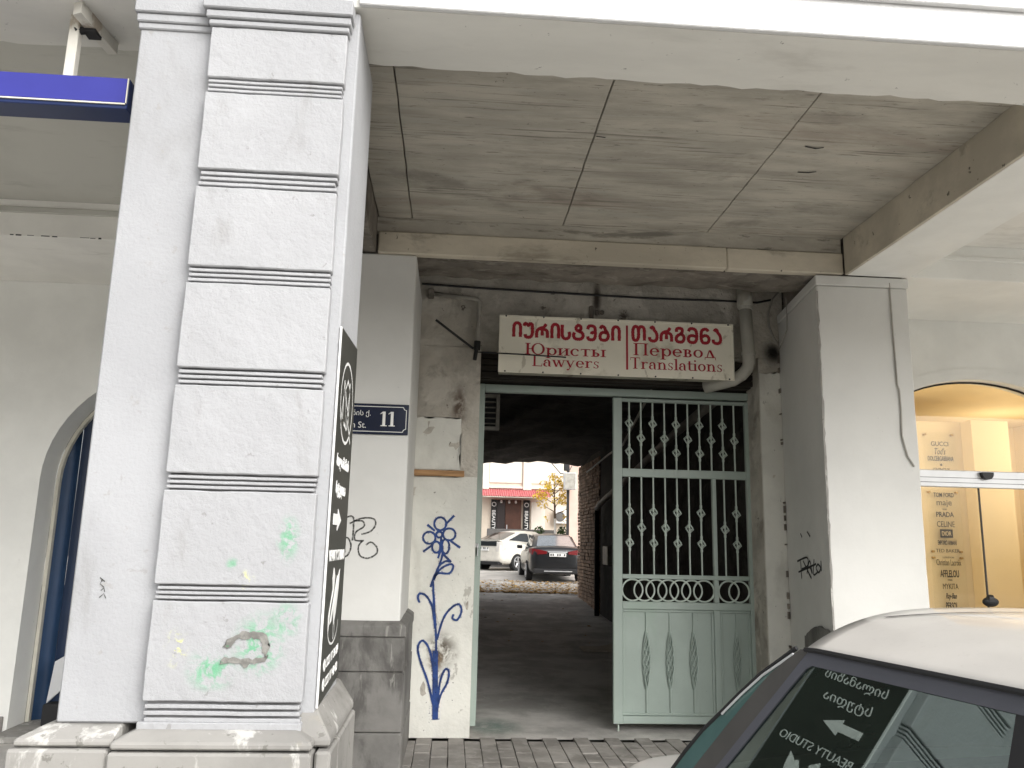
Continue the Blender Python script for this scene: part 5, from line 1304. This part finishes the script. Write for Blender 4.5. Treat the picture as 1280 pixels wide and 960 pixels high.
m_litter = M('fallen_leaf', (0.46, 0.27, 0.09), 0.9, 0.4, 9, 0.0, layers=[((0.55, 0.38, 0.10), 12, 0.5, 0.6, (1, 1, 1), 0.8), ((0.12, 0.07, 0.04), 14, 0.55, 0.62, (1, 1, 1), 0.8)])
m_greenleaf = M('green_shrub_leaf', (0.055, 0.10, 0.03), 0.7, 0.35, 9, 0.0)
m_whitewash = flat('whitewashed_trunk', (0.7, 0.69, 0.65), 0.9)
m_bark = flat('brown_bark', (0.12, 0.085, 0.06), 0.9)

BY = 37.0
hb = thing('courtyard_building', (2.5, 38, 0.7), 'cream building with pilasters at the far side of the courtyard', 'building')
build('wall', bx(-6, 8, BY, BY + 4, 0.5, 9.0), m_cream_wall, hb)
for x in (1.38, 3.30, 5.4, -0.6):
    build('pilaster', bx(x - 0.19, x + 0.19, BY - 0.14, BY - 0.002, 4.0, 9.0, 0.01), m_creamlight, hb)
build('band', bx(-6, 8, BY - 0.10, BY - 0.003, 4.06, 4.16, 0.01), m_creamlight, hb)
for x in (1.58, 3.5):
    build('wall_panel', bx(x, x + 1.50, BY - 0.05, BY - 0.003, 4.30, 8.5, 0.02), m_creamlight, hb)
dr = build('door', bx(2.34, 3.06, BY - 0.05, BY - 0.003, 0.8, 3.55, 0.01), m_brown, hb)
build('handle', bx(2.40, 2.44, BY - 0.10, BY - 0.051, 1.9, 2.45, 0.005), m_alu, dr)
dr2 = build('door', bx(1.96, 2.335, BY - 0.05, BY - 0.003, 0.8, 3.55, 0.01), m_darkdoor, hb)
build('door_light', bx(3.50, 4.12, BY - 0.04, BY - 0.003, 0.8, 3.5, 0.01), m_creamlight, hb)
build('step', bx(1.3, 4.4, BY - 1.0, BY - 0.15, 0.5, 1.0, 0.02), m_lowwall, hb)
for x in (2.15, 2.5, 2.8):
    b = new(); tube(b, [(x, BY - 0.1, 3.5), (x, BY - 0.16, 3.42)], 0.05, 8); build('spotlight', b, m_white, hb)
aw = thing('awning', (2.8, 36.5, 3.7), 'red corrugated awning over the brown door', 'awning')
b = new()
grid(b, lambda u, v: (1.25 + u * 3.05, BY - 1.0 + v * 0.98, 3.66 + v * 0.36 + 0.022 * math.sin(u * 3.05 / 0.10 * 2 * PI)), 240, 2)
build('sheet', b, m_awning, aw)
b = new(); tube(b, [(1.27, BY - 0.98, 3.62), (4.28, BY - 0.98, 3.62)], 0.02, 6); build('rail', b, m_cream, aw)
for x0, x1, lb_, in ((1.70, 1.95, 'dark vertical sign with white letters left of the brown door'), (3.14, 3.44, 'dark vertical sign with white letters right of the brown door')):
    t = thing('door_sign', (x0, BY - 0.06, 1.0), lb_, 'sign')
    build('panel', bx(x0, x1, BY - 0.09, BY - 0.055, 1.2, 3.55, 0.004), m_black, t)
    text('lettering', 'BEAUTY STUDIO', m_white, t, ((x0 + x1) / 2, BY - 0.0925, 2.20), (0, 0, -1), (1, 0, 0), 1.75, 0.15, bold=0.02)
    b = new(); tube(b, [((x0 + x1) / 2 + 0.09 * math.cos(q), BY - 0.094, 3.34 + 0.09 * math.sin(q)) for q in [2 * PI * k / 16 for k in range(16)]], 0.018, 5, closed=True)
    build('emblem', b, m_white, t)
ac = thing('wall_unit', (4.75, BY - 0.2, 2.6), 'white air conditioning unit on the cream wall behind the yellow tree', 'air conditioner')
build('case', bx(4.55, 5.2, BY - 0.32, BY - 0.01, 2.55, 3.15, 0.02), m_white, ac)
b = new(); tube(b, [(4.78 + .2 * math.cos(q), BY - 0.33, 2.85 + .2 * math.sin(q)) for q in [2 * PI * k / 20 for k in range(20)]], 0.02, 5, closed=True); tube(b, [(4.78, BY - 0.322, 2.85), (4.78, BY - 0.327, 2.85)], 0.18, 16)
build('fan', b, m_lowwall, ac)
tag(build('low_wall', bx(1.45, 4.35, 34.6, 34.85, 0.6, 2.22, 0.02), m_lowwall, origin=(2.9, 34.7, 0.65)), 'low grey wall behind the parked cars', 'wall')
tag(build('courtyard_wall', bx(4.27, 7.0, 30.3, 30.7, 0.55, 8.0, 0.02), m_pink, origin=(5.5, 30.5, 0.6)), 'pinkish rendered wall end at the right of the courtyard', 'wall')
mb = thing('meter_box', (4.2, 29.8, 3.6), 'pale grey meter box on a dark post at the courtyard corner', 'box')
build('case', bx(4.0, 4.45, 29.7, 29.95, 3.60, 4.22, 0.02), m_alu, mb)
build('door', bx(4.03, 4.42, 29.688, 29.699, 3.63, 4.19, 0.004), m_conduit, mb)
build('post', bx(4.15, 4.24, 30.0, 30.1, 0.55, 5.6, 0.005), m_black, mb)
build('upper_box', bx(4.02, 4.2, 29.85, 29.99, 4.3, 4.75, 0.02), m_rubber, mb)
b = new(); tube(b, [(3.4, 30.6, 5.3), (3.65, 30.5, 4.6), (3.95, 30.3, 4.22), (4.2, 30.2, 4.2), (4.35, 30.2, 4.5)], 0.02, 6)
tag(build('overhead_cable', b, m_lowwall, origin=(3.8, 30.5, 4.2)), 'dark cable sagging across the courtyard to the meter box', 'cable')

rr = random.Random(3)
def leaves(bm, n, cen, rad, size, rng, shell=0.3):
    for _ in range(n):
        while True:
            p = Vector((rng.uniform(-1, 1), rng.uniform(-1, 1), rng.uniform(-1, 1)))
            if p.length < 1: break
        q = Vector((cen[0] + p.x * rad[0], cen[1] + p.y * rad[1], cen[2] + p.z * rad[2]))
        a = Vector((rng.uniform(-1, 1), rng.uniform(-1, 1), rng.uniform(-1, 1))).normalized()
        c = a.orthogonal().normalized()
        d = a.cross(c)
        s = size * rng.uniform(0.6, 1.3)
        vs = [bm.verts.new(q + c * s * 0.5 + d * 0), bm.verts.new(q + d * s * 0.32), bm.verts.new(q - c * s * 0.5), bm.verts.new(q - d * s * 0.32)]
        bm.faces.new(vs)
tr_ = thing('tree', (3.92, 31.5, 0.62), 'small tree with yellow autumn leaves and whitewashed trunk', 'tree')
b = new(); tube(b, [(3.92, 31.5, 0.60), (3.93, 31.5, 1.6), (3.91, 31.5, 2.6)], [0.055, 0.05, 0.045], 8)
build('trunk', b, m_whitewash, tr_)
b = new(); tube(b, [(3.91, 31.5, 2.6), (3.88, 31.5, 3.3), (3.85, 31.5, 4.1)], [0.045, 0.03, 0.01], 6)
tips = []
for k in range(12):
    z = 2.75 + k * 0.10
    a = k * 2.4
    e = (3.88 + 0.62 * math.cos(a) * (1 - k / 22), 31.5 + 0.55 * math.sin(a), z + 0.28)
    tube(b, [(3.89, 31.5, z), e], [0.02, 0.006], 5)
    tips.append(e)
build('branches', b, m_bark, tr_)
b = new()
for e in tips: leaves(b, 42, e, (0.26, 0.26, 0.17), 0.10, rr)
for cx, cz in ((3.2, 3.42), (3.45, 3.36), (3.35, 3.6), (4.2, 3.5), (4.1, 3.9), (3.85, 4.2), (4.25, 3.2), (3.6, 3.75)): leaves(b, 45, (cx, 31.5, cz), (0.22, 0.25, 0.13), 0.10, rr)
for cx, cz in ((4.25, 2.7), (4.3, 2.45), (3.6, 2.6)): leaves(b, 16, (cx, 31.5, cz), (0.12, 0.15, 0.2), 0.09, rr)
build('crown', b, m_leaf.m, tr_)
for (x, y, z, n, lab) in ((4.25, 31.9, 1.9, 260, 'dark green shrub beside the whitewashed trunk'), (3.55, 33.9, 1.95, 140, 'small green shrub in front of the low grey wall')):
    t = thing('shrub', (x, y, 0.62), lab, 'shrub')
    b = new(); leaves(b, n, (x, y, z), (0.24, 0.22, 0.45), 0.12, rr); leaves(b, n // 2, (x, y, z - 0.6), (0.18, 0.2, 0.4), 0.12, rr); build('foliage', b, m_greenleaf, t)
    b = new(); tube(b, [(x, y, 0.6), (x + 0.02, y, z)], 0.02, 6); build('stem', b, m_bark, t)
b = new()
for _ in range(2600):
    y = 20.5 + 5.5 * rr.random() ** 2.3
    x = rr.uniform(-0.5, 5.0)
    s = rr.uniform(0.03, 0.075)
    a = rr.uniform(0, PI)
    z = gz(y) + rr.uniform(0.008, 0.035)
    c, d = math.cos(a) * s, math.sin(a) * s
    h = rr.uniform(-.02, .025)
    b.faces.new([b.verts.new((x + c, y + d, z)), b.verts.new((x - d * .6, y + c * .6, z + h)), b.verts.new((x - c, y - d, z + .004)), b.verts.new((x + d * .6, y - c * .6, z + h))])
for _ in range(26):
    y = rr.uniform(12, 20); x = rr.uniform(0.3, 2.9); s = rr.uniform(0.02, 0.05); a = rr.uniform(0, PI); z = gz(y) + 0.022
    c, d = math.cos(a) * s, math.sin(a) * s
    b.faces.new([b.verts.new((x + c, y + d, z)), b.verts.new((x - d * .6, y + c * .6, z + .01)), b.verts.new((x - c, y - d, z)), b.verts.new((x + d * .6, y - c * .6, z + .01))])
tag(build('fallen_leaves', b, m_litter, flat_normals=False), 'brown and yellow fallen leaves scattered where the passage opens to the courtyard', 'leaves', kind='stuff')

# ---------------------------------------------------------------- parked cars in the courtyard
m_carglass = flat('dark_car_glass', (0.02, 0.024, 0.026), 0.06, 0, 0.6)
m_skyglass = flat('reflective_rear_glass', (0.50, 0.53, 0.55), 0.12, 0.8, 0.6)
m_taillight = flat('red_tail_light', (0.15, 0.006, 0.009), 0.3, 0, 0.5, 0.5)
m_lamp = flat('clear_lamp_lens', (0.55, 0.53, 0.50), 0.2, 0, 0.5, 0.5)
m_rim = flat('alloy_wheel', (0.5, 0.5, 0.5), 0.35, 0.6)
m_tyre = flat('tyre_rubber', (0.02, 0.02, 0.02), 0.85)
m_plate = flat('white_number_plate', (0.72, 0.72, 0.70), 0.5)
def loft(bm, st):
    rings = []
    for (x, hw, zb, zs, cr_) in st:
        half = [(0, zb), (hw * 0.80, zb), (hw * 0.95, zb + 0.05), (hw, zb + 0.20), (hw, zs - 0.26), (hw * 0.985, zs - 0.12), (hw * 0.95, zs - 0.03), (hw * 0.86, zs), (hw * 0.5, zs + cr_ * 0.8), (0, zs + cr_)]
        full = half + [(-a, c) for a, c in half[-2:0:-1]]
        rings.append([bm.verts.new((x, a, c)) for a, c in full])
    n = len(rings[0])
    for A, B in zip(rings, rings[1:]):
        for i in range(n):
            bm.faces.new((A[i], A[(i + 1) % n], B[(i + 1) % n], B[i]))
    bm.faces.new(rings[0]); bm.faces.new(rings[-1])
    return bm
def quadpanel(bm, A, B, C, D, ins, off, bulge=0.0, n=6):
    A, B, C, D = map(Vector, (A, B, C, D))
    nrm = (B - A).cross(D - A).normalized()
    def f(u, v):
        uu = ins + (1 - 2 * ins) * u; vv = ins + (1 - 2 * ins) * v
        p = (A * (1 - uu) + B * uu) * (1 - vv) + (D * (1 - uu) + C * uu) * vv
        return p + nrm * (off + bulge * 4 * uu * (1 - uu))
    grid(bm, f, n, n)
    return bm
def wheel(parent, x, y, r_, out):
    b = new()
    tube(b, [(x, y - 0.10, r_), (x, y - 0.085, r_), (x, y + 0.085, r_), (x, y + 0.10, r_)], [r_ * 0.90, r_, r_, r_ * 0.90], 28)
    t = build('wheel', b, m_tyre, parent, smooth=False)
    b = new()
    yo = y + out * 0.101
    tube(b, [(x + r_ * 0.64 * math.cos(q), yo, r_ + r_ * 0.64 * math.sin(q)) for q in [2 * PI * k / 24 for k in range(24)]], 0.018, 6, closed=True)
    for k in range(5):
        q = 2 * PI * k / 5 + 0.3
        tube(b, [(x + 0.05 * math.cos(q), yo, r_ + 0.05 * math.sin(q)), (x + r_ * 0.62 * math.cos(q), yo, r_ + r_ * 0.62 * math.sin(q))], [0.035, 0.028], 6)
    tube(b, [(x, yo - 0.01, r_), (x, yo + 0.01, r_)], 0.06, 12)
    build('rim', b, m_rim, t)
def parked_car(loc, rotz, label, paint, kind):
    t = thing('parked_car', loc, label, 'car', local=True, rotz=rotz)
    if kind == 'saloon':
        st = [(-2.22, 0.66, 0.40, 0.82, 0.02), (-2.18, 0.76, 0.32, 0.98, 0.03), (-2.05, 0.83, 0.24, 1.05, 0.03), (-1.7, 0.87, 0.20, 1.05, 0.03), (-0.6, 0.88, 0.19, 0.98, 0.02), (0.9, 0.88, 0.19, 0.95, 0.03), (1.6, 0.86, 0.20, 0.88, 0.06), (2.1, 0.76, 0.24, 0.76, 0.04), (2.25, 0.60, 0.32, 0.62, 0.02)]
        RB, RR, RF, FB = (-1.78, 0.72, 1.045), (-1.05, 0.57, 1.42), (0.20, 0.58, 1.45), (1.10, 0.74, 0.96)
    else:
        st = [(-2.22, 0.70, 0.38, 0.86, 0.02), (-2.19, 0.78, 0.30, 1.02, 0.02), (-2.08, 0.83, 0.24, 1.10, 0.02), (-1.5, 0.87, 0.20, 1.06, 0.02), (-0.5, 0.87, 0.19, 0.98, 0.02), (0.9, 0.87, 0.19, 0.95, 0.03), (1.6, 0.84, 0.20, 0.90, 0.08), (2.1, 0.74, 0.24, 0.74, 0.04), (2.23, 0.58, 0.32, 0.60, 0.02)]
        RB, RR, RF, FB = (-2.06, 0.72, 1.09), (-0.95, 0.58, 1.44), (0.10, 0.58, 1.49), (1.35, 0.74, 0.95)
    body = build('body', loft(new(), st), paint, t, smooth=True)
    md = body.modifiers.new('round', 'SUBSURF'); md.levels = 1; md.render_levels = 1
    b = new()
    prof = [RB, RR, ((RR[0] + RF[0]) / 2, 0.6, RF[2] + 0.015), RF, FB]
    L = [b.verts.new((p[0], p[1], p[2] - (0.02 if i in (1, 2, 3) else 0.03))) for i, p in enumerate(prof)]
    Rr = [b.verts.new((p[0], -p[1], p[2] - (0.02 if i in (1, 2, 3) else 0.03))) for i, p in enumerate(prof)]
    T = [b.verts.new((p[0], 0, p[2] + (0.025 if i in (1, 2, 3) else -0.03))) for i, p in enumerate(prof)]
    for i in range(4):
        b.faces.new((L[i], L[i + 1], T[i + 1], T[i])); b.faces.new((T[i], T[i + 1], Rr[i + 1], Rr[i]))
    for S_ in (L, Rr):
        b.faces.new(S_)
    bmesh.ops.bevel(b, geom=list(b.edges), offset=0.02, segments=2, affect='EDGES')
    build('cabin', b, paint, t, smooth=True)
    V3 = lambda p, s: (p[0], s * p[1], p[2] - 0.02)
    b = quadpanel(new(), V3(RB, 1), V3(RB, -1), V3(RR, -1), V3(RR, 1), 0.07, 0.012, 0.03); build('rear_window', b, m_skyglass if kind == 'saloon' else m_carglass, t, smooth=True)
    b = quadpanel(new(), V3(FB, -1), V3(FB, 1), V3(RF, 1), V3(RF, -1), 0.06, 0.012, 0.03); build('windscreen', b, m_carglass, t, smooth=True)
    for s in (1, -1):
        mx = (RR[0] + RF[0]) / 2
        zb_ = lambda x: RB[2] + (FB[2] - RB[2]) * (x - RB[0]) / (FB[0] - RB[0]) + 0.03
        def sp(x, z):
            f = (z - 1.0) / 0.44
            return (x, s * (0.735 - 0.15 * f + 0.008), z)
        for (a, c, d, e) in ((RB[0] + 0.42, mx - 0.03, RR[0] + 0.06, mx - 0.03), (mx + 0.03, FB[0] - 0.28, mx + 0.03, RF[0] - 0.02)):
            b = new()
            vs = [b.verts.new(sp(a, zb_(a) + 0.02)), b.verts.new(sp(c, zb_(c) + 0.02)), b.verts.new(sp(e, 1.40)), b.verts.new(sp(d, 1.385))]
            b.faces.new(vs); build('side_window', b, m_carglass, t)
    # tail lights wrap round the corners
    for s in (1, -1):
        b = new()
        if kind == 'saloon':
            pts = [(-2.235, 0.34, 0.0), (-2.215, 0.60, 0), (-2.13, 0.79, 0), (-1.95, 0.865, 0)]
            zz = [(0.84, 0.92), (0.82, 0.97), (0.81, 1.0), (0.88, 0.99)]
        else:
            pts = [(-2.225, 0.60, 0), (-2.20, 0.72, 0), (-2.10, 0.82, 0), (-2.0, 0.86, 0)]
            zz = [(0.70, 1.02), (0.70, 1.06), (0.72, 1.06), (0.80, 1.04)]
        strip(b, [(p[0], s * p[1], z[0]) for p, z in zip(pts, zz)], [(p[0], s * p[1], z[1]) for p, z in zip(pts, zz)])
        r = bmesh.ops.extrude_face_region(b, geom=list(b.faces))
        bmesh.ops.translate(b, vec=(0.06, -s * 0.03, 0), verts=[v for v in r['geom'] if isinstance(v, bmesh.types.BMVert)])
        build('tail_light', b, m_taillight if kind == 'saloon' else m_lamp, t)
    build('number_plate', bx(-2.258, -2.235, -0.26, 0.26, 0.76 if kind == 'saloon' else 0.72, 0.87 if kind == 'saloon' else 0.84, 0.004), m_plate, t)
    b = new()
    for k in range(7):
        if k in (2, 5): continue
        box(b, -2.2605, -2.2585, 0.21 - k * 0.07 - 0.02, 0.21 - k * 0.07 + 0.02, 0.785, 0.845)
    build('plate_letters', b, m_black, t)
    if kind == 'saloon':
        build('boot_trim', bx(-2.245, -2.20, -0.30, 0.30, 0.885, 0.915, 0.005), m_alu, t)
        build('lower_bumper', bx(-2.26, -2.0, -0.74, 0.74, 0.24, 0.40, 0.03, 2), m_rubber, t)
        build('bumper_bar', bx(-2.275, -2.255, -0.45, 0.42, 0.31, 0.335, 0.004), m_alu, t)
    else:
        build('rear_glass_panel', bx(-2.245, -2.19, -0.62, 0.62, 0.90, 1.07, 0.02), m_carglass, t)
        build('lower_bumper', bx(-2.24, -2.0, -0.72, 0.72, 0.22, 0.34, 0.02, 2), m_rubber, t)
        build('spoiler', bx(-2.14, -1.98, -0.70, 0.70, 1.09, 1.12, 0.01), paint, t)
    for x in (-1.32, 1.36):
        for s in (1, -1): wheel(t, x, s * 0.795, 0.315, s)
    for s in (1, -1):
        b = new(); box(b, 0.78, 0.98, s * 0.84, s * 1.02, 0.98, 1.10, 0.03, 2)
        build('wing_mirror', b, paint, t)
    return t
m_darkpaint = flat('dark_grey_car_paint', (0.012, 0.013, 0.015), 0.3, 0.0, 0.4, 0.3)
m_whitepaint = flat('pearl_white_car_paint', (0.68, 0.65, 0.58), 0.3, 0.0, 0.5, 0.6)
parked_car((3.27, 27.8, 0.49), R(90), 'dark grey saloon seen from behind with red tail lights', m_darkpaint, 'saloon')
a_ = R(45)
cxw, cyw = 1.87, 30.7       # rear right corner
hd = (math.cos(a_), math.sin(a_))
parked_car((cxw + hd[0] * 2.1 - hd[1] * 0.80, cyw + hd[1] * 2.1 + hd[0] * 0.80, 0.62), a_, 'white hatchback parked at an angle behind the dark saloon', m_whitepaint, 'hatch')

# ================================================================ CAR IN THE FOREGROUND
m_roofpaint = M('white_car_roof_paint', (0.60, 0.575, 0.535), 0.40, 0.05, 2.2, 0.03, 30, 0.001, spec=0.5, coat=0.5,
                layers=[((0.57, 0.49, 0.41), 1.6, 0.55, 0.8, (1, 1, 1), 0.35), ((0.50, 0.47, 0.43), 60, 0.66, 0.74, (1, 1, 1), 0.35)])
m_frame = M('slate_door_frame', (0.085, 0.088, 0.105), 0.42, 0.06, 3, 0.03, 40, 0.001, spec=0.4)
m_pillar = M('grey_pillar_trim', (0.07, 0.067, 0.063), 0.5, 0.1, 3, 0.04, 40, 0.001)
m_windowglass = glass('tinted_car_glass', (0.28, 0.40, 0.36), 0.18, (0.80, 0.95, 0.91))
m_rearglass = flat('teal_rear_glass', (0.085, 0.155, 0.138), 0.07, 0, 0.8, 0.6)
m_trim = M('dark_interior_trim', (0.020, 0.021, 0.021), 0.8, 0.1, 5, 0.1, 60, 0.001)
m_seat = M('grey_seat_cloth', (0.050, 0.052, 0.052), 0.9, 0.1, 5, 0.1, 60, 0.001)
TH = R(12)
fc = thing('hatchback_car', (0.918, 2.076, 0.0), 'white roofed hatchback parked close to the camera with dark window frames', 'car', local=True, rotz=R(90) + TH)
VC = -0.66
def vs_(z, s=1):
    """side glass plane; s = -1 is the far side"""
    v = 0.3764 * (1.32 - z)
    return v if s > 0 else 2 * VC - v
def roofz(u, s):
    z = 1.357 + 0.097 * (1 - abs(s) ** 3.0)
    if u > -0.55: z -= 0.003 * ((u + 0.55) / 0.6) ** 2
    if u < -1.0: z -= 0.05 * ((-1.0 - u) / 0.5) ** 2
    return z
b = new()
def rf(u, v):
    s = -1 + 2 * v
    ur = 0.05 + 0.10 * (1 - abs(s) ** 2)
    uu = -1.5 + u * (1.5 + ur)
    return (uu, VC + s * 0.652, roofz(uu, s))
grid(b, rf, 30, 40)
r = bmesh.ops.extrude_face_region(b, geom=list(b.faces))
bmesh.ops.translate(b, vec=(0, 0, -0.016), verts=[v for v in r['geom'] if isinstance(v, bmesh.types.BMVert)])
roof = build('roof', b, m_roofpaint, fc, smooth=True)
b = new()
def sm_(u, v):
    dv = -0.40 + 0.80 * v
    uu = -0.085 + 0.20 * abs(dv / 0.49) ** 2
    return (uu + 0.014 * u, VC + dv, roofz(uu, dv / 0.652) + 0.003)
grid(b, sm_, 1, 30)
build('roof_seam', b, m_rubber, fc)
b = new(); tube(b, [(-1.42, 0.0, 1.3565), (-0.7, 0.0, 1.3575), (0.0, -0.002, 1.3555), (0.05, -0.006, 1.352)], 0.0065, 6)
build('roof_gutter', b, m_rubber, fc)
# headliner
b = new(); grid(b, lambda u, v: (-1.4 + 1.42 * u, VC - 0.60 + 1.20 * v, roofz(-1.4 + 1.42 * u, -0.92 + 1.84 * v) - 0.024), 10, 14)
build('headliner', b, m_trim, fc)
def sidepoly(bm, pts, off, s):
    vs = [bm.verts.new((u, vs_(z, s) + (off if s > 0 else -off), z)) for u, z in pts]
    bm.faces.new(vs)
def sidesolid(pts, o0, o1, s):
    bm = new()
    A = [bm.verts.new((u, vs_(z, s) + s * o0, z)) for u, z in pts]
    B = [bm.verts.new((u, vs_(z, s) + s * o1, z)) for u, z in pts]
    n = len(pts)
    for i in range(n): bm.faces.new((A[i], A[(i + 1) % n], B[(i + 1) % n], B[i]))
    fs = [bm.faces.new(A), bm.faces.new(B)]
    if n > 4: bmesh.ops.triangulate(bm, faces=fs)
    return bm
for s in (1, -1):
    b = new(); sidepoly(b, [(-0.62, 1.322), (0.012, 1.322), (0.033, 1.312), (0.072, 1.262), (0.165, 1.143), (0.239, 1.048), (0.335, 0.93), (-0.68, 0.93)], 0.0, s)
    build('rear_side_window', b, m_windowglass, fc)
    b = new(); sidepoly(b, [(-1.40, 1.318), (-0.70, 1.322), (-0.75, 0.93), (-1.95, 0.93)], 0.0, s)
    build('front_side_window', b, m_windowglass, fc)
    build('door_frame', sidesolid([(-1.42, 1.318), (0.01, 1.318), (0.029, 1.308), (0.068, 1.262), (0.161, 1.143), (0.235, 1.048), (0.331, 0.932), (0.366, 0.932), (0.278, 1.038), (0.204, 1.134), (0.109, 1.255), (0.048, 1.336), (0.035, 1.350), (-1.44, 1.356)], -0.004, 0.005, s), m_frame, fc)
    build('door_pillar', sidesolid([(-0.585, 1.3175), (-0.70, 1.3175), (-0.78, 0.931), (-0.60, 0.931)], -0.004, 0.0045, s), m_rubber, fc)
    build('rear_pillar', sidesolid([(0.040, 1.350), (0.052, 1.3365), (0.112, 1.2555), (0.207, 1.1345), (0.281, 1.0385), (0.369, 0.932), (0.45, 0.932), (0.38, 1.024), (0.311, 1.112), (0.206, 1.24), (0.175, 1.275), (0.116, 1.322), (0.075, 1.350)], -0.006, 0.002, s), m_pillar, fc)
    # black edge of the rear screen
    b = new()
    o = (lambda z: vs_(z, 1) - 0.05) if s > 0 else (lambda z: vs_(z, -1) + 0.05)
    e_ = 1 if s > 0 else -1
    tube(b, [(u, vs_(z, s) - 0.004 * e_, z) for u, z in ((0.10, 1.350), (0.221, 1.268), (0.292, 1.207), (0.358, 1.144), (0.424, 1.084), (0.485, 1.011), (0.525, 0.955))], 0.006, 6)
    build('screen_edge', b, m_rubber, fc)
    b = new()
    A = [(u, vs_(z, s) - s * 0.001, z) for u, z in ((0.110, 1.324), (0.172, 1.275), (0.204, 1.24), (0.257, 1.176), (0.309, 1.112), (0.378, 1.024), (0.448, 0.932))]
    B = [(u, vs_(z, s) - s * 0.005, z) for u, z in ((0.114, 1.342), (0.221, 1.266), (0.290, 1.205), (0.356, 1.142), (0.422, 1.082), (0.483, 1.009), (0.528, 0.945))]
    strip(b, A, B)
    build('corner_glass', b, m_rearglass, fc, smooth=True)
    b = new(); tube(b, [(0.10, vs_(1.335, s) + s * 0.001, 1.335), (0.207, vs_(1.266, s) + s * 0.001, 1.266), (0.280, vs_(1.204, s) + s * 0.001, 1.204), (0.345, vs_(1.142, s) + s * 0.001, 1.142)], 0.0035, 6)
    build('chrome_strip', b, m_alu, fc)
# rear screen and windscreen
b = new()
def rs(u, v):
    s = -1 + 2 * u
    top = Vector((0.04 + 0.10 * (1 - s * s), VC + s * 0.61, 1.325 + 0.07 * (1 - abs(s) ** 3)))
    bot = Vector((0.52 + 0.13 * (1 - s * s), VC + s * 0.785, 0.945))
    return top.lerp(bot, v)
grid(b, rs, 20, 6)
build('rear_screen', b, m_rearglass, fc, smooth=True)
b = new()
def fs_(u, v):
    s = -1 + 2 * u
    top = Vector((-1.47 - 0.05 * (1 - s * s), VC + s * 0.60, 1.325 + 0.05 * (1 - s * s)))
    bot = Vector((-2.08 - 0.14 * (1 - s * s), VC + s * 0.72, 0.93))
    return top.lerp(bot, v)
grid(b, fs_, 20, 6)
build('windscreen', b, m_windowglass, fc, smooth=True)
# body: one closed lower shell
def loftc(st):
    bm = new()
    loft(bm, st)
    bmesh.ops.translate(bm, vec=(0, VC, 0), verts=bm.verts)
    return bm
body = build('body', loftc([(-2.92, 0.55, 0.30, 0.66, 0.02), (-2.80, 0.70, 0.22, 0.80, 0.03), (-2.45, 0.80, 0.18, 0.88, 0.06), (-2.0, 0.84, 0.17, 0.92, 0.02), (-1.3, 0.865, 0.17, 0.915, -0.02), (-0.4, 0.865, 0.17, 0.915, -0.02), (0.2, 0.865, 0.17, 0.915, -0.02), (0.50, 0.875, 0.18, 0.945, 0.0), (0.74, 0.885, 0.20, 0.955, 0.0), (0.86, 0.86, 0.24, 0.90, 0.0), (0.95, 0.74, 0.34, 0.76, 0.02)]), m_roofpaint, fc, smooth=True)
md = body.modifiers.new('round', 'SUBSURF'); md.levels = 1; md.render_levels = 2
# cabin floor trim, seats
build('cabin_trim', bx(-1.95, 0.50, VC - 0.70, VC + 0.70, 0.80, 0.940, 0.02), m_trim, fc)
for s in (-1, 1):
    st = build('seat', bx(-1.02, -0.86, VC + s * 0.36 - 0.24, VC + s * 0.36 + 0.24, 0.80, 1.13, 0.05, 3), m_seat, fc)
    build('headrest', bx(-1.0, -0.90, VC + s * 0.36 - 0.13, VC + s * 0.36 + 0.13, 1.15, 1.29, 0.04, 3), m_seat, st)
build('rear_seat', bx(-0.02, 0.14, VC - 0.62, VC + 0.62, 0.80, 1.06, 0.05, 3), m_seat, fc)
b = new(); tube(b, [(-1.62, VC - 0.36 + 0.18 * math.cos(q), 0.98 + 0.18 * math.sin(q)) for q in [2 * PI * k / 20 for k in range(20)]], 0.015, 6, closed=True)
build('steering_wheel', b, m_trim, fc)
for x in (0.30, -2.18):
    for s in (1, -1): wheel(fc, x, VC + s * 0.77, 0.31, s)
for s in (1, -1):
    build('wing_mirror', bx(-1.72, -1.56, VC + s * 0.84, VC + s * 1.02, 0.95, 1.10, 0.03, 3), m_roofpaint, fc)
    build('tail_light', bx(0.80, 0.90, VC + s * 0.60, VC + s * 0.74, 0.58, 0.82, 0.03, 2), m_taillight, fc)
    build('headlight', bx(-2.90, -2.72, VC + s * 0.46, VC + s * 0.68, 0.60, 0.78, 0.05, 2), m_lamp, fc)
build('rear_bumper', bx(0.80, 1.0, VC - 0.70, VC + 0.70, 0.26, 0.50, 0.05, 2), m_rubber, fc)

# ================================================================ ACROSS THE STREET (seen only as a reflection in the glass)
ob = thing('street_building', (2, -44, -0.16), 'pale building across the street, seen only in reflections', 'building')
build('wall', bx(-26, 34, -50, -44, -0.16, 8.0), m_creamlight, ob)
b = new()
for k in range(10):
    for z in (3.9, 6.0):
        box(b, -22 + k * 5, -20 + k * 5, -44.02, -43.96, z, z + 1.5)
build('windows', b, m_carglass, ob)
build('shop_fascia', bx(-26, 34, -43.98, -43.7, 2.7, 3.5, 0.02), m_lowwall, ob)
